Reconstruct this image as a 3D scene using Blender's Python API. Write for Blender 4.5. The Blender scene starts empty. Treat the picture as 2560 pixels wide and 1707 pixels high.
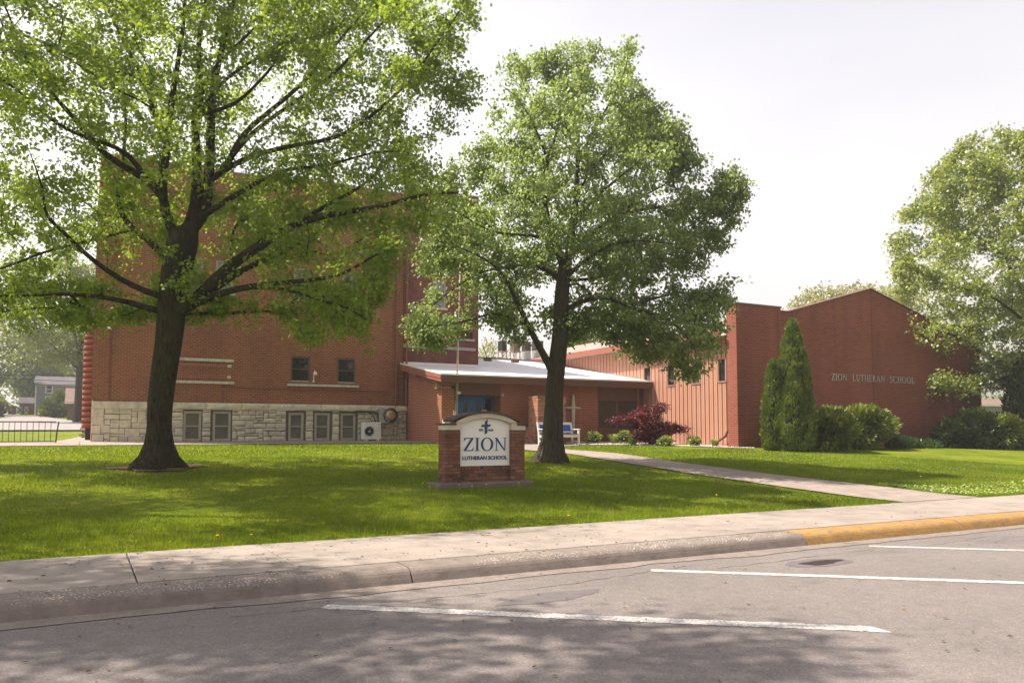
import bpy, math, random
import numpy as np
from mathutils import Vector, noise
random.seed(7)
RNG = np.random.default_rng(11)
R = math.radians
scene = bpy.context.scene
COL = scene.collection
# ------------------------------------------------------------------ camera, light, exposure
cam = bpy.data.cameras.new('camera'); cam.lens = 28.125; cam.sensor_width = 36
cam.shift_y = 0.0357; cam.clip_start = 0.1; cam.clip_end = 3000
co = bpy.data.objects.new('camera', cam); COL.objects.link(co)
co.location = (0, 0, 1.6); co.rotation_euler = (R(90 + 3.8046), 0, R(-28.3168))
scene.camera = co
LIGHT = Vector((0.54, -0.37, -1.0)).normalized()
sun = bpy.data.lights.new('sun', 'SUN'); sun.energy = 4.8; sun.angle = R(0.53); sun.color = (1.0, 0.92, 0.80)
so = bpy.data.objects.new('sun', sun); COL.objects.link(so); so.location = (-20, 20, 40)
so.rotation_euler = LIGHT.to_track_quat('-Z', 'Y').to_euler()
w = bpy.data.worlds.new('World'); scene.world = w; w.use_nodes = True
wn = w.node_tree; bg = wn.nodes['Background']
sky = wn.nodes.new('ShaderNodeTexSky'); sky.sky_type = 'NISHITA'; sky.sun_disc = False
sky.sun_elevation = R(56.8); sky.sun_rotation = R(-55.6); sky.altitude = 200
sky.air_density = 1.0; sky.dust_density = 6.0; sky.ozone_density = 1.0
hs = wn.nodes.new('ShaderNodeHueSaturation'); hs.inputs['Saturation'].default_value = 0.16
hs.inputs['Value'].default_value = 1.17
tintn = wn.nodes.new('ShaderNodeMixRGB'); tintn.blend_type = 'MULTIPLY'; tintn.inputs[0].default_value = 1.0
tintn.inputs[2].default_value = (1.0, 0.945, 0.905, 1)
wn.links.new(sky.outputs[0], hs.inputs['Color']); wn.links.new(hs.outputs[0], tintn.inputs[1])
# thin high haze: very soft uneven veil over the sky
wtc = wn.nodes.new('ShaderNodeTexCoord'); wmp = wn.nodes.new('ShaderNodeMapping'); wmp.inputs['Scale'].default_value = (1.2, 1.2, 4.0)
wno = wn.nodes.new('ShaderNodeTexNoise'); wno.inputs['Scale'].default_value = 1.6; wno.inputs['Detail'].default_value = 5
wrp = wn.nodes.new('ShaderNodeValToRGB'); wrp.color_ramp.elements[0].position = .3; wrp.color_ramp.elements[0].color = (.93, .93, .95, 1)
wrp.color_ramp.elements[1].position = .7; wrp.color_ramp.elements[1].color = (1.06, 1.05, 1.04, 1)
wmx = wn.nodes.new('ShaderNodeMixRGB'); wmx.blend_type = 'MULTIPLY'; wmx.inputs[0].default_value = 1.0
wn.links.new(wtc.outputs['Generated'], wmp.inputs[0]); wn.links.new(wmp.outputs[0], wno.inputs['Vector']); wn.links.new(wno.outputs['Fac'], wrp.inputs[0])
wn.links.new(tintn.outputs[0], wmx.inputs[1]); wn.links.new(wrp.outputs[0], wmx.inputs[2])
# the hazy band low in the sky is brighter than the zenith
wsp = wn.nodes.new('ShaderNodeSeparateXYZ'); wn.links.new(wtc.outputs['Generated'], wsp.inputs[0])
wel = wn.nodes.new('ShaderNodeValToRGB'); wel.color_ramp.elements[0].position = .05; wel.color_ramp.elements[0].color = (1.06, 1.03, 1.0, 1)
wme = wel.color_ramp.elements.new(.42); wme.color = (.93, .95, .985, 1)
wel.color_ramp.elements[-1].position = .85; wel.color_ramp.elements[-1].color = (.32, .35, .42, 1)
wm2 = wn.nodes.new('ShaderNodeMixRGB'); wm2.blend_type = 'MULTIPLY'; wm2.inputs[0].default_value = 1.0
wn.links.new(wsp.outputs[2], wel.inputs[0]); wn.links.new(wmx.outputs[0], wm2.inputs[1]); wn.links.new(wel.outputs[0], wm2.inputs[2])
wn.links.new(wm2.outputs[0], bg.inputs['Color']); bg.inputs['Strength'].default_value = 0.15
scene.view_settings.view_transform = 'Standard'; scene.view_settings.look = 'None'
scene.view_settings.exposure = 1.03; scene.view_settings.gamma = 1.0
scene.cycles.max_bounces = 8; scene.cycles.diffuse_bounces = 4; scene.cycles.transmission_bounces = 6
scene.cycles.transparent_max_bounces = 8
scene.cycles.use_denoising = True
# ------------------------------------------------------------------ helpers
PTS = [(8.2, .16), (10.6, .168), (16, .47), (22, .85), (25, .92), (31.6, 1.08), (35.7, 1.17), (40, 1.2), (140, 4.6), (400, 6)]
PY = [p[0] for p in PTS]; PZ = [p[1] for p in PTS]
def gz(y): return float(np.interp(y, PY, PZ))
RV = np.array([.8803, -.4743, 0]); FV = np.array([.4743, .8803, 0]); UPV = np.array([0, 0, 1.0])

def tag(o, label=None, cat=None, group=None, kind=None):
    if label: o['label'] = label
    if cat: o['category'] = cat
    if group: o['group'] = group
    if kind: o['kind'] = kind
    return o
def thing(name, loc, label, cat, group=None, rz=0):
    o = bpy.data.objects.new(name, None); COL.objects.link(o)
    o.location = loc; o.rotation_euler = (0, 0, rz); o.empty_display_size = .2
    return tag(o, label, cat, group)
def copy_tree(o, parent=None):
    c = o.copy(); COL.objects.link(c)
    if parent: c.parent = parent
    for ch in [x for x in bpy.data.objects if x.parent == o]:
        copy_tree(ch, c)
    return c

class MB:
    """collects shapes in world coordinates and links them as one mesh"""
    def __init__(s): s.v = []; s.f = []; s.t = []; s.m = []
    def poly(s, pts, m=0, t=.5):
        n = len(s.v); s.v += [tuple(p) for p in pts]; s.t += [t] * len(pts)
        s.f.append(tuple(range(n, n + len(pts)))); s.m.append(m)
    def add(s, vs, fs, m=0, t=.5):
        n = len(s.v); s.v += [tuple(p) for p in vs]; s.t += [t] * len(vs)
        s.f += [tuple(i + n for i in f) for f in fs]; s.m += [m] * len(fs)
    def box(s, x0, x1, y0, y1, z0, z1, m=0, t=.5, bev=0):
        if bev <= 0:
            vs = [(x, y, z) for z in (z0, z1) for y in (y0, y1) for x in (x0, x1)]
            s.add(vs, [(0, 2, 3, 1), (4, 5, 7, 6), (0, 1, 5, 4), (2, 6, 7, 3), (0, 4, 6, 2), (1, 3, 7, 5)], m, t)
        else:
            b = bev; vs = []
            for z, i in ((z0, b), (z0 + b, 0), (z1 - b, 0), (z1, b)):
                j = 0 if i == 0 else b
                vs += [(x0 + b, y0 + j, z), (x1 - b, y0 + j, z), (x1 - j, y0 + b, z), (x1 - j, y1 - b, z),
                       (x1 - b, y1 - j, z), (x0 + b, y1 - j, z), (x0 + j, y1 - b, z), (x0 + j, y0 + b, z)]
            fs = [tuple(range(7, -1, -1)), tuple(range(24, 32))]
            for r in range(3):
                for k in range(8):
                    a = r * 8 + k; c = r * 8 + (k + 1) % 8
                    fs.append((a, c, c + 8, a + 8))
            s.add(vs, fs, m, t)
        return s
    def prism(s, pts, axis, a0, a1, m=0, t=.5):
        """pts 2-D outline extruded along axis: 'y' -> (x,z), 'x' -> (y,z), 'z' -> (x,y)"""
        def P(p, a):
            return {'y': (p[0], a, p[1]), 'x': (a, p[0], p[1]), 'z': (p[0], p[1], a)}[axis]
        n = len(pts); vs = [P(p, a0) for p in pts] + [P(p, a1) for p in pts]
        ar = sum(pts[i][0] * pts[(i + 1) % n][1] - pts[(i + 1) % n][0] * pts[i][1] for i in range(n))
        fl = (ar > 0) != (axis == 'y')
        base = tuple(range(n)); top = tuple(range(n, 2 * n))
        fs = [base[::-1] if fl else base, top if fl else top[::-1]]
        for i in range(n):
            j = (i + 1) % n; q = (i, j, j + n, i + n); fs.append(q if fl else q[::-1])
        s.add(vs, fs, m, t); return s
    def tube(s, pts, rad, k=8, m=0, caps=True):
        pts = [Vector(p) for p in pts]; n0 = len(s.v)
        if not hasattr(rad, '__len__'): rad = [rad] * len(pts)
        ref = None; n = len(pts)
        for i, p in enumerate(pts):
            t = (pts[min(i + 1, n - 1)] - pts[max(i - 1, 0)]).normalized()
            if ref is None: ref = t.orthogonal().normalized()
            u = (ref - t * ref.dot(t))
            u = u.normalized() if u.length > 1e-6 else t.orthogonal().normalized()
            ref = u; v2 = t.cross(u)
            for j in range(k):
                a = 2 * math.pi * j / k
                s.v.append(tuple(p + (u * math.cos(a) + v2 * math.sin(a)) * rad[i])); s.t.append(.5)
        for i in range(n - 1):
            for j in range(k):
                a = n0 + i * k + j; b = n0 + i * k + (j + 1) % k
                s.f.append((a, b, b + k, a + k)); s.m.append(m)
        if caps:
            s.f.append(tuple(range(n0 + k - 1, n0 - 1, -1))); s.m.append(m)
            s.f.append(tuple(range(n0 + (n - 1) * k, n0 + n * k))); s.m.append(m)
        return s
    def lathe(s, prof, c, axis='z', k=20, m=0):
        n0 = len(s.v)
        for r, h in prof:
            for j in range(k):
                a = 2 * math.pi * j / k; ca, sa = r * math.cos(a), r * math.sin(a)
                d = {'z': (ca, sa, h), 'y': (ca, h, sa), 'x': (h, ca, sa)}[axis]
                s.v.append((c[0] + d[0], c[1] + d[1], c[2] + d[2])); s.t.append(.5)
        for i in range(len(prof) - 1):
            for j in range(k):
                a = n0 + i * k + j; b = n0 + i * k + (j + 1) % k
                s.f.append((a, b, b + k, a + k)); s.m.append(m)
        for i in (0, len(prof) - 1):
            if prof[i][0] > 1e-4:
                s.f.append(tuple(n0 + i * k + j for j in range(k))); s.m.append(m)
        return s
    def wall(s, axis, const, u0, u1, z0, z1, holes=(), depth=.14, inward=1, m=0):
        """a wall sheet with rectangular openings and their reveals. axis 'y': faces -y at y=const; axis 'x': faces -x"""
        us = sorted({u0, u1, *[h[0] for h in holes], *[h[1] for h in holes]})
        zs = sorted({z0, z1, *[h[2] for h in holes], *[h[3] for h in holes]})
        def P(u, d, z): return (u, const + d, z) if axis == 'y' else (const + d, u, z)
        for a, b in zip(us, us[1:]):
            for c, d in zip(zs, zs[1:]):
                mu, mz = (a + b) / 2, (c + d) / 2
                if any(h[0] < mu < h[1] and h[2] < mz < h[3] for h in holes): continue
                q = [P(a, 0, c), P(b, 0, c), P(b, 0, d), P(a, 0, d)]
                s.poly(q if axis == 'y' else q[::-1], m)
        for a, b, c, d in holes:
            e = depth * inward
            for q in ([P(a, 0, c), P(a, e, c), P(a, e, d), P(a, 0, d)], [P(b, 0, d), P(b, e, d), P(b, e, c), P(b, 0, c)],
                      [P(a, 0, d), P(a, e, d), P(b, e, d), P(b, 0, d)], [P(b, 0, c), P(b, e, c), P(a, e, c), P(a, 0, c)]):
                s.poly(q, m)
        return s
    def build_each(s, name, mats, parent=None, tol=.015):
        """one part per group of touching shapes"""
        par = list(range(len(s.v)))
        def fnd(i):
            while par[i] != i: par[i] = par[par[i]]; i = par[i]
            return i
        for f in s.f:
            for i in f[1:]: par[fnd(i)] = fnd(f[0])
        g = {}
        for i in range(len(s.v)): g.setdefault(fnd(i), []).append(i)
        bx = []
        for k, ii in g.items():
            a = np.array([s.v[i] for i in ii]); bx.append([k, a.min(0) - tol, a.max(0) + tol])
        for i in range(len(bx)):
            for j in range(i):
                if (bx[i][1] < bx[j][2]).all() and (bx[j][1] < bx[i][2]).all(): par[fnd(bx[i][0])] = fnd(bx[j][0])
        out = {}
        for f, mi in zip(s.f, s.m):
            m = out.setdefault(fnd(f[0]), MB()); m.poly([s.v[i] for i in f], mi, s.t[f[0]])
        return [m.build(name, mats, parent) for m in out.values()]
    def build(s, name, mats, parent=None, smooth=False):
        me = bpy.data.meshes.new(name)
        off = parent_loc(parent) if parent else Vector((0, 0, 0))
        me.from_pydata([tuple(Vector(v) - off) for v in s.v], [], s.f)
        if not isinstance(mats, (list, tuple)): mats = [mats]
        for mt in mats: me.materials.append(mt)
        if len(mats) > 1: me.polygons.foreach_set('material_index', s.m)
        at = me.attributes.new('tint', 'FLOAT', 'POINT'); at.data.foreach_set('value', s.t)
        if smooth: me.polygons.foreach_set('use_smooth', [True] * len(me.polygons))
        me.update()
        o = bpy.data.objects.new(name, me); COL.objects.link(o)
        if parent: o.parent = parent
        return o
def parent_loc(p):
    l = Vector((0, 0, 0))
    while p is not None: l += p.location; p = p.parent
    return l
def np_mesh(name, verts, faces, mat, tint=None, parent=None, smooth=False):
    """verts (N,3), faces (M,k)"""
    verts = np.asarray(verts, np.float32); faces = np.asarray(faces, np.int32)
    if parent is not None: verts = verts - np.array(parent_loc(parent), np.float32)
    me = bpy.data.meshes.new(name); k = faces.shape[1]
    me.vertices.add(len(verts)); me.vertices.foreach_set('co', verts.ravel())
    me.loops.add(faces.size); me.loops.foreach_set('vertex_index', faces.ravel())
    me.polygons.add(len(faces)); me.polygons.foreach_set('loop_start', np.arange(0, faces.size, k, dtype=np.int32))
    if smooth: me.polygons.foreach_set('use_smooth', np.ones(len(faces), bool))
    me.update(calc_edges=True)
    if tint is not None:
        at = me.attributes.new('tint', 'FLOAT', 'POINT'); at.data.foreach_set('value', np.asarray(tint, np.float32))
    me.materials.append(mat)
    o = bpy.data.objects.new(name, me); COL.objects.link(o)
    if parent is not None: o.parent = parent
    return o
# ------------------------------------------------------------------ materials
class Mat:
    def __init__(s, name):
        s.mat = bpy.data.materials.new(name); s.mat.use_nodes = True
        s.n = s.mat.node_tree.nodes; s.l = s.mat.node_tree.links; s.b = s.n['Principled BSDF']
        s.tc = s.n.new('ShaderNodeTexCoord')
    def new(s, t, **kw):
        x = s.n.new('ShaderNode' + t)
        for k, v in kw.items():
            if hasattr(x, k): setattr(x, k, v)
            else: x.inputs[k.replace('_', ' ')].default_value = v
        return x
    def noise(s, scale, detail=4, rough=.6, vec=None):
        x = s.new('TexNoise'); x.inputs['Scale'].default_value = scale; x.inputs['Detail'].default_value = detail
        x.inputs['Roughness'].default_value = rough
        s.l.new(vec if vec else s.tc.outputs['Object'], x.inputs['Vector']); return x.outputs['Fac']
    def ramp(s, fac, stops, interp='LINEAR'):
        r = s.new('ValToRGB'); e = r.color_ramp; e.interpolation = interp
        while len(e.elements) < len(stops): e.elements.new(0.5)
        for el, (p, c) in zip(e.elements, stops):
            el.position = p; el.color = (c, c, c, 1) if not hasattr(c, '__len__') else (*c, 1)
        s.l.new(fac, r.inputs[0]); return r.outputs[0]
    def mix(s, fac, a, b, mode='MIX'):
        x = s.new('MixRGB'); x.blend_type = mode
        for i, v in enumerate((fac, a, b)):
            if hasattr(v, 'is_linked') or hasattr(v, 'links'): s.l.new(v, x.inputs[i])
            elif hasattr(v, '__len__'): x.inputs[i].default_value = (*v, 1)
            else: x.inputs[i].default_value = v if i == 0 else (v, v, v, 1)
        return x.outputs[0]
    def bump(s, h, strength=.3, dist=.02):
        x = s.new('Bump'); x.inputs['Strength'].default_value = strength; x.inputs['Distance'].default_value = dist
        s.l.new(h, x.inputs['Height']); s.l.new(x.outputs[0], s.b.inputs['Normal'])
    def mapping(s, scale):
        x = s.new('Mapping'); x.inputs['Scale'].default_value = scale
        s.l.new(s.tc.outputs['Object'], x.inputs['Vector']); return x.outputs[0]
    def fin(s, col=None, rough=.8, spec=.3, metal=0):
        if col is not None:
            if hasattr(col, 'links'): s.l.new(col, s.b.inputs['Base Color'])
            else: s.b.inputs['Base Color'].default_value = (*col, 1)
        s.b.inputs['Roughness'].default_value = rough; s.b.inputs['Specular IOR Level'].default_value = spec
        s.b.inputs['Metallic'].default_value = metal; return s.mat
def plain(name, c, rough=.7, var=.12, scale=4, spec=.3, metal=0, bump=0):
    m = Mat(name); f = m.noise(scale, 5)
    col = m.mix(1.0, c, m.ramp(f, [(.25, 1 - var), (.75, 1 + var)]), 'MULTIPLY')
    if bump: m.bump(m.noise(scale * 6, 4), bump, .02)
    return m.fin(col, rough, spec, metal)
def brick_mat(name, cols, mortar, bw=.215, bh=.072, ms=.011, dirt=.18, dscale=.35, mbump=.35, off=.5):
    m = Mat(name)
    sp = m.new('SeparateXYZ'); m.l.new(m.tc.outputs['Object'], sp.inputs[0])
    ad = m.new('Math', operation='ADD'); m.l.new(sp.outputs[0], ad.inputs[0]); m.l.new(sp.outputs[1], ad.inputs[1])
    cb = m.new('CombineXYZ'); m.l.new(ad.outputs[0], cb.inputs[0]); m.l.new(sp.outputs[2], cb.inputs[1])
    b = m.new('TexBrick'); b.offset = off
    for k, v in (('Scale', 1), ('Mortar Size', ms), ('Mortar Smooth', .15), ('Bias', 0), ('Brick Width', bw), ('Row Height', bh)):
        b.inputs[k].default_value = v
    b.inputs['Color1'].default_value = (0, 0, 0, 1); b.inputs['Color2'].default_value = (1, 1, 1, 1)
    b.inputs['Mortar'].default_value = (.5, .5, .5, 1); m.l.new(cb.outputs[0], b.inputs['Vector'])
    n = len(cols)
    bc = m.ramp(b.outputs['Color'], [(i / max(n - 1, 1), c) for i, c in enumerate(cols)])
    grain = m.ramp(m.noise(14, 4), [(.3, .86), (.7, 1.12)])
    bc = m.mix(1.0, bc, grain, 'MULTIPLY')
    c = m.mix(b.outputs['Fac'], bc, mortar)
    d = m.ramp(m.noise(dscale, 6, .65), [(.3, 1 - dirt), (.7, 1 + dirt * .5)])
    st = m.ramp(m.noise(1, 5, .6, m.mapping((1.6, 1.6, .12))), [(.35, 1 - dirt * .7), (.65, 1.04)])
    c = m.mix(1.0, m.mix(1.0, c, d, 'MULTIPLY'), st, 'MULTIPLY')
    inv = m.new('Math', operation='SUBTRACT'); inv.inputs[0].default_value = 1; m.l.new(b.outputs['Fac'], inv.inputs[1])
    m.bump(inv.outputs[0], mbump, .006)
    return m.fin(c, .85, .2)
def leaf_mat(name, stops, trans, tfrac=.45, gloss=.06):
    m = Mat(name); m.n.remove(m.b)
    a = m.new('Attribute', attribute_name='tint')
    col = m.ramp(a.outputs['Fac'], stops); tr = m.mix(.6, col, trans)
    nz = m.ramp(m.noise(.5, 3), [(.35, .8), (.65, 1.15)])
    col = m.mix(1.0, col, nz, 'MULTIPLY'); tr = m.mix(1.0, tr, nz, 'MULTIPLY')
    d = m.new('BsdfDiffuse'); t = m.new('BsdfTranslucent'); g = m.new('BsdfGlossy'); g.inputs['Roughness'].default_value = .45
    m.l.new(col, d.inputs[0]); m.l.new(tr, t.inputs[0]); g.inputs[0].default_value = (.9, .95, .85, 1)
    x = m.new('MixShader'); x.inputs[0].default_value = tfrac; m.l.new(d.outputs[0], x.inputs[1]); m.l.new(t.outputs[0], x.inputs[2])
    y = m.new('MixShader'); y.inputs[0].default_value = gloss; m.l.new(x.outputs[0], y.inputs[1]); m.l.new(g.outputs[0], y.inputs[2])
    out = [q for q in m.n if q.type == 'OUTPUT_MATERIAL'][0]; m.l.new(y.outputs[0], out.inputs[0]); return m.mat
def tint_mat(name, stops, rough=.85, nscale=3, bump=.3, bscale=25):
    m = Mat(name); a = m.new('Attribute', attribute_name='tint')
    c = m.mix(1.0, m.ramp(a.outputs['Fac'], stops), m.ramp(m.noise(nscale, 6), [(.3, .78), (.7, 1.18)]), 'MULTIPLY')
    m.bump(m.noise(bscale, 6), bump, .03); return m.fin(c, rough, .2)
def bark_mat(name, c1, c2, moss=None):
    m = Mat(name); v = m.mapping((1, 1, .16)); f = m.noise(24, 8, .7, v)
    c = m.ramp(f, [(.36, c1), (.68, c2)])
    if moss: c = m.mix(m.ramp(m.noise(2.2, 5), [(.42, 0.0), (.62, .7)]), c, moss)
    m.bump(f, 1.0, .09); return m.fin(c, .95, .1)
def glass_mat(name, c, rough=.04, spec=.6):
    m = Mat(name); return m.fin(m.mix(1.0, c, m.ramp(m.noise(1.2, 3), [(.3, .7), (.7, 1.3)]), 'MULTIPLY'), rough, spec)

BRICK_OLD = brick_mat('old_red_brick', [(.17, .042, .017), (.23, .060, .025), (.275, .080, .036), (.20, .051, .021)], (.32, .175, .10), .215, .078, .014, .16)
BRICK_DARK = brick_mat('weathered_brick', [(.15, .045, .035), (.21, .062, .045), (.18, .055, .042)], (.22, .12, .10), .215, .078, .010, .3, .6)
BRICK_LINK = brick_mat('entrance_brick', [(.25, .068, .034), (.32, .098, .050), (.28, .082, .042)], (.40, .23, .15), .215, .078, .012, .12)
BRICK_GYM = brick_mat('dark_red_brick', [(.185, .052, .034), (.245, .070, .045), (.215, .060, .038)], (.30, .125, .085), .30, .092, .012, .16, .3)
BRICK_SOLDIER = brick_mat('soldier_brick', [(.22, .065, .036), (.30, .092, .05)], (.33, .19, .13), .078, .215, .012, .1, off=0)
BRICK_MIX = brick_mat('multicoloured_brick', [(.055, .042, .040), (.20, .075, .045), (.24, .098, .058), (.20, .074, .046), (.27, .122, .074), (.19, .075, .045), (.06, .045, .042)], (.10, .075, .055), .213, .07, .009, .15, 1.5)
BRICK_PIER = brick_mat('orange_pier_brick', [(.06, .045, .04), (.36, .13, .07), (.46, .20, .11), (.40, .15, .08), (.30, .10, .06)], (.30, .20, .14), .213, .07, .010, .12, 1.5)
STONE = tint_mat('limestone_block', [(0, (.45, .395, .30)), (.5, (.58, .525, .42)), (1, (.66, .575, .43))], .9, 4, .8, 18)
STONE_BAND = plain('limestone_trim', (.50, .46, .39), .85, .25, 6, bump=.3)
STONE_GREY = plain('grey_stone_trim', (.33, .31, .29), .85, .3, 6, bump=.3)
MORTAR = plain('dark_mortar', (.115, .09, .065), .95, .2, 8)
CONC = None
def concrete(name, c, sc=3.0, sp=.1):
    m = Mat(name); f = m.ramp(m.noise(sc * .25, 6), [(.3, .86), (.7, 1.08)])
    g = m.ramp(m.noise(60, 4), [(.3, 1 - sp), (.7, 1 + sp)])
    s2 = m.ramp(m.noise(sc, 7, .7), [(.36, .84), (.56, 1.03)])
    c2 = m.mix(1.0, m.mix(1.0, m.mix(1.0, c, f, 'MULTIPLY'), g, 'MULTIPLY'), s2, 'MULTIPLY')
    m.bump(m.noise(90, 4), .25, .01); return m.fin(c2, .9, .2)
CONC = concrete('pale_concrete', (.285, .238, .205), 2.2)
CONC_WALK = concrete('walk_concrete', (.29, .235, .20))
CONC_GUT = concrete('gutter_concrete', (.215, .175, .15), 5, .3)
def curb_mat():
    m = Mat('worn_curb'); f = m.ramp(m.noise(5, 8, .7), [(.3, .72), (.7, 1.15)])
    c = m.mix(1.0, (.20, .162, .138), f, 'MULTIPLY')
    sp = m.new('SeparateXYZ'); m.l.new(m.tc.outputs['Object'], sp.inputs[0])
    v = m.new('TexVoronoi'); v.inputs['Scale'].default_value = 34; m.l.new(m.tc.outputs['Object'], v.inputs['Vector'])
    peb = m.ramp(v.outputs['Distance'], [(.20, 1.0), (.34, 0.0)])
    hi = m.new('MapRange'); hi.inputs[1].default_value = .10; hi.inputs[2].default_value = .155; m.l.new(sp.outputs[2], hi.inputs[0])
    ms = m.ramp(m.noise(1.4, 4), [(.4, 0.0), (.6, 1.0)])
    k = m.mix(1.0, m.mix(1.0, peb, hi.outputs[0], 'MULTIPLY'), ms, 'MULTIPLY')
    c = m.mix(k, c, (.62, .56, .50))
    blue = m.ramp(m.noise(.55, 6, .75), [(.66, 0.0), (.74, .55)]); c = m.mix(blue, c, (.30, .36, .42))
    m.bump(m.noise(40, 6), .4, .012); return m.fin(c, .92, .2)
CURB = curb_mat()
def yellow_mat():
    m = Mat('yellow_paint'); f = m.noise(9, 9, .75, m.mapping((1, 1, 2.5)))
    c = m.mix(m.ramp(f, [(.50, 0.0), (.62, .9)]), m.mix(1.0, (.34, .19, .055), m.ramp(m.noise(3, 4), [(.3, .85), (.7, 1.1)]), 'MULTIPLY'), (.17, .13, .10))
    m.bump(m.noise(40, 6), .4, .02); return m.fin(c, .75, .3)
YELLOW = yellow_mat()
def asphalt_mat():
    m = Mat('asphalt'); v = m.new('TexVoronoi'); v.inputs['Scale'].default_value = 85; m.l.new(m.tc.outputs['Object'], v.inputs['Vector'])
    agg = m.ramp(v.outputs['Color'], [(.0, .72), (.8, 1.08), (.97, 1.5), (1, 2.6)])
    f = m.ramp(m.noise(.45, 6, .6), [(.3, .86), (.7, 1.1)]); g = m.ramp(m.noise(7, 6, .7), [(.3, .86), (.7, 1.1)])
    c = m.mix(1.0, m.mix(1.0, m.mix(1.0, (.190, .162, .150), agg, 'MULTIPLY'), f, 'MULTIPLY'), g, 'MULTIPLY')
    dark = m.ramp(m.noise(1.1, 5, .55, m.mapping((.5, 1.6, 1))), [(.58, 0.0), (.7, .5)]); c = m.mix(dark, c, (.10, .088, .088))
    yel = m.ramp(m.noise(2.2, 7, .8, m.mapping((.25, .9, 1))), [(.70, 0.0), (.8, .35)]); c = m.mix(yel, c, (.26, .225, .14))
    m.bump(m.noise(120, 3), .5, .012); return m.fin(c, .9, .25)
ASPHALT = asphalt_mat()
def stripe_mat():
    m = Mat('worn_white_paint'); f = m.noise(38, 8, .8)
    c = m.mix(m.ramp(f, [(.44, 0.0), (.58, .97)]), (.56, .525, .49), (.20, .17, .165))
    return m.fin(c, .7, .3)
STRIPE = stripe_mat()
def lawn_mat():
    m = Mat('lawn_turf'); c = m.ramp(m.noise(.7, 6, .65), [(.3, (.080, .125, .005)), (.5, (.140, .18, .008)), (.72, (.225, .225, .03))])
    c = m.mix(1.0, c, m.ramp(m.noise(45, 5, .7), [(.3, .6), (.7, 1.35)]), 'MULTIPLY')
    m.bump(m.noise(60, 5), .8, .05); return m.fin(c, .95, .1)
LAWN = lawn_mat()
GRASS = leaf_mat('grass_blade', [(0, (.038, .082, .005)), (.5, (.100, .160, .008)), (.85, (.190, .240, .014)), (1, (.34, .29, .11))], (.42, .49, .006), .42, .012)
METAL_PANEL = plain('tan_metal_siding', (.44, .225, .155), .5, .06, 1.0, spec=.4)
BROWN = plain('brown_paint', (.125, .058, .038), .6, .1, 2)
BROWN_SIDING = plain('brown_siding', (.155, .078, .045), .7, .12, 2)
FASCIA_RED = plain('red_brown_fascia', (.28, .105, .07), .55, .08, 2)
TAN_TRIM = plain('tan_window_trim', (.36, .20, .14), .55, .08, 3)
WHITE_ROOF = plain('white_roof_membrane', (.74, .70, .68), .6, .06, .6)
WHITE_METAL = plain('white_painted_metal', (.72, .69, .64), .45, .08, 3, spec=.4)
GREY_METAL = plain('galvanised_metal', (.42, .42, .41), .42, .2, 6, metal=.7)
DARK_METAL = plain('dark_steel', (.035, .033, .033), .5, .2, 8)
GREY_FRAME = plain('grey_window_frame', (.36, .325, .265), .6, .15, 5)
BROWN_FRAME = plain('bronze_window_frame', (.10, .068, .038), .5, .12, 5)
GLASS = glass_mat('dark_glass', (.016, .017, .015))
GLASS_SCREEN = glass_mat('screened_glass', (.12, .098, .065), .3, .5)
GLASS_GREY = glass_mat('grey_blind_glass', (.20, .20, .22), .12, .5)
BLUE_DOOR = plain('blue_door_paint', (.015, .095, .26), .4, .08, 2, spec=.4)
BLUE = plain('royal_blue_paint', (.02, .10, .40), .5, .08, 4)
PIPE_RED = plain('red_painted_pipe', (.20, .065, .042), .6, .15, 4)
SHINGLE = brick_mat('weathered_shingle', [(.26, .21, .175), (.33, .275, .235), (.30, .25, .21)], (.20, .16, .13), .30, .10, .006, .2, .8)
SHINGLE_DARK = brick_mat('dark_shingle', [(.09, .08, .085), (.13, .115, .12)], (.07, .06, .06), .40, .16, .01, .2, .5)
SHINGLE_BROWN = brick_mat('brown_shingle', [(.20, .13, .10), (.25, .165, .13)], (.15, .10, .08), .40, .16, .01, .2, .5)
BARK = bark_mat('ridged_bark', (.010, .008, .005), (.105, .080, .054), (.060, .062, .022))
BARK2 = bark_mat('grey_brown_bark', (.032, .026, .019), (.125, .10, .072), (.06, .06, .03))
MAPLE_LEAF = leaf_mat('maple_leaf', [(0, (.080, .145, .010)), (.5, (.150, .225, .016)), (1, (.24, .30, .03))], (.50, .62, .05), .52, .04)
LINDEN_LEAF = leaf_mat('linden_leaf', [(0, (.080, .135, .034)), (.5, (.140, .205, .052)), (1, (.215, .270, .074))], (.46, .56, .11), .52, .05)
SUGAR_LEAF = leaf_mat('yellow_green_leaf', [(0, (.10, .155, .025)), (.5, (.17, .225, .042)), (1, (.25, .28, .07))], (.58, .62, .08), .53)
FAR_LEAF = leaf_mat('far_tree_leaf', [(0, (.075, .115, .022)), (.5, (.125, .165, .034)), (1, (.18, .21, .055))], (.40, .44, .08), .5)
SPRING_LEAF = leaf_mat('budding_leaf', [(0, (.20, .22, .06)), (1, (.34, .30, .12))], (.45, .42, .12), .45)
ARB_LEAF = leaf_mat('arborvitae_spray', [(0, (.055, .085, .008)), (.5, (.130, .175, .018)), (1, (.26, .29, .04))], (.18, .24, .02), .2, .05)
JUN_LEAF = leaf_mat('juniper_spray', [(0, (.055, .085, .010)), (.5, (.150, .195, .024)), (1, (.34, .36, .06))], (.22, .27, .03), .2, .05)
DARK_LEAF = leaf_mat('dark_evergreen_spray', [(0, (.022, .036, .010)), (.6, (.045, .068, .014)), (1, (.12, .15, .022))], (.09, .13, .01), .15, .04)
RED_LEAF = leaf_mat('red_maple_leaf', [(0, (.055, .010, .014)), (.6, (.135, .018, .024)), (1, (.24, .045, .05))], (.24, .016, .022), .3, .03)
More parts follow.
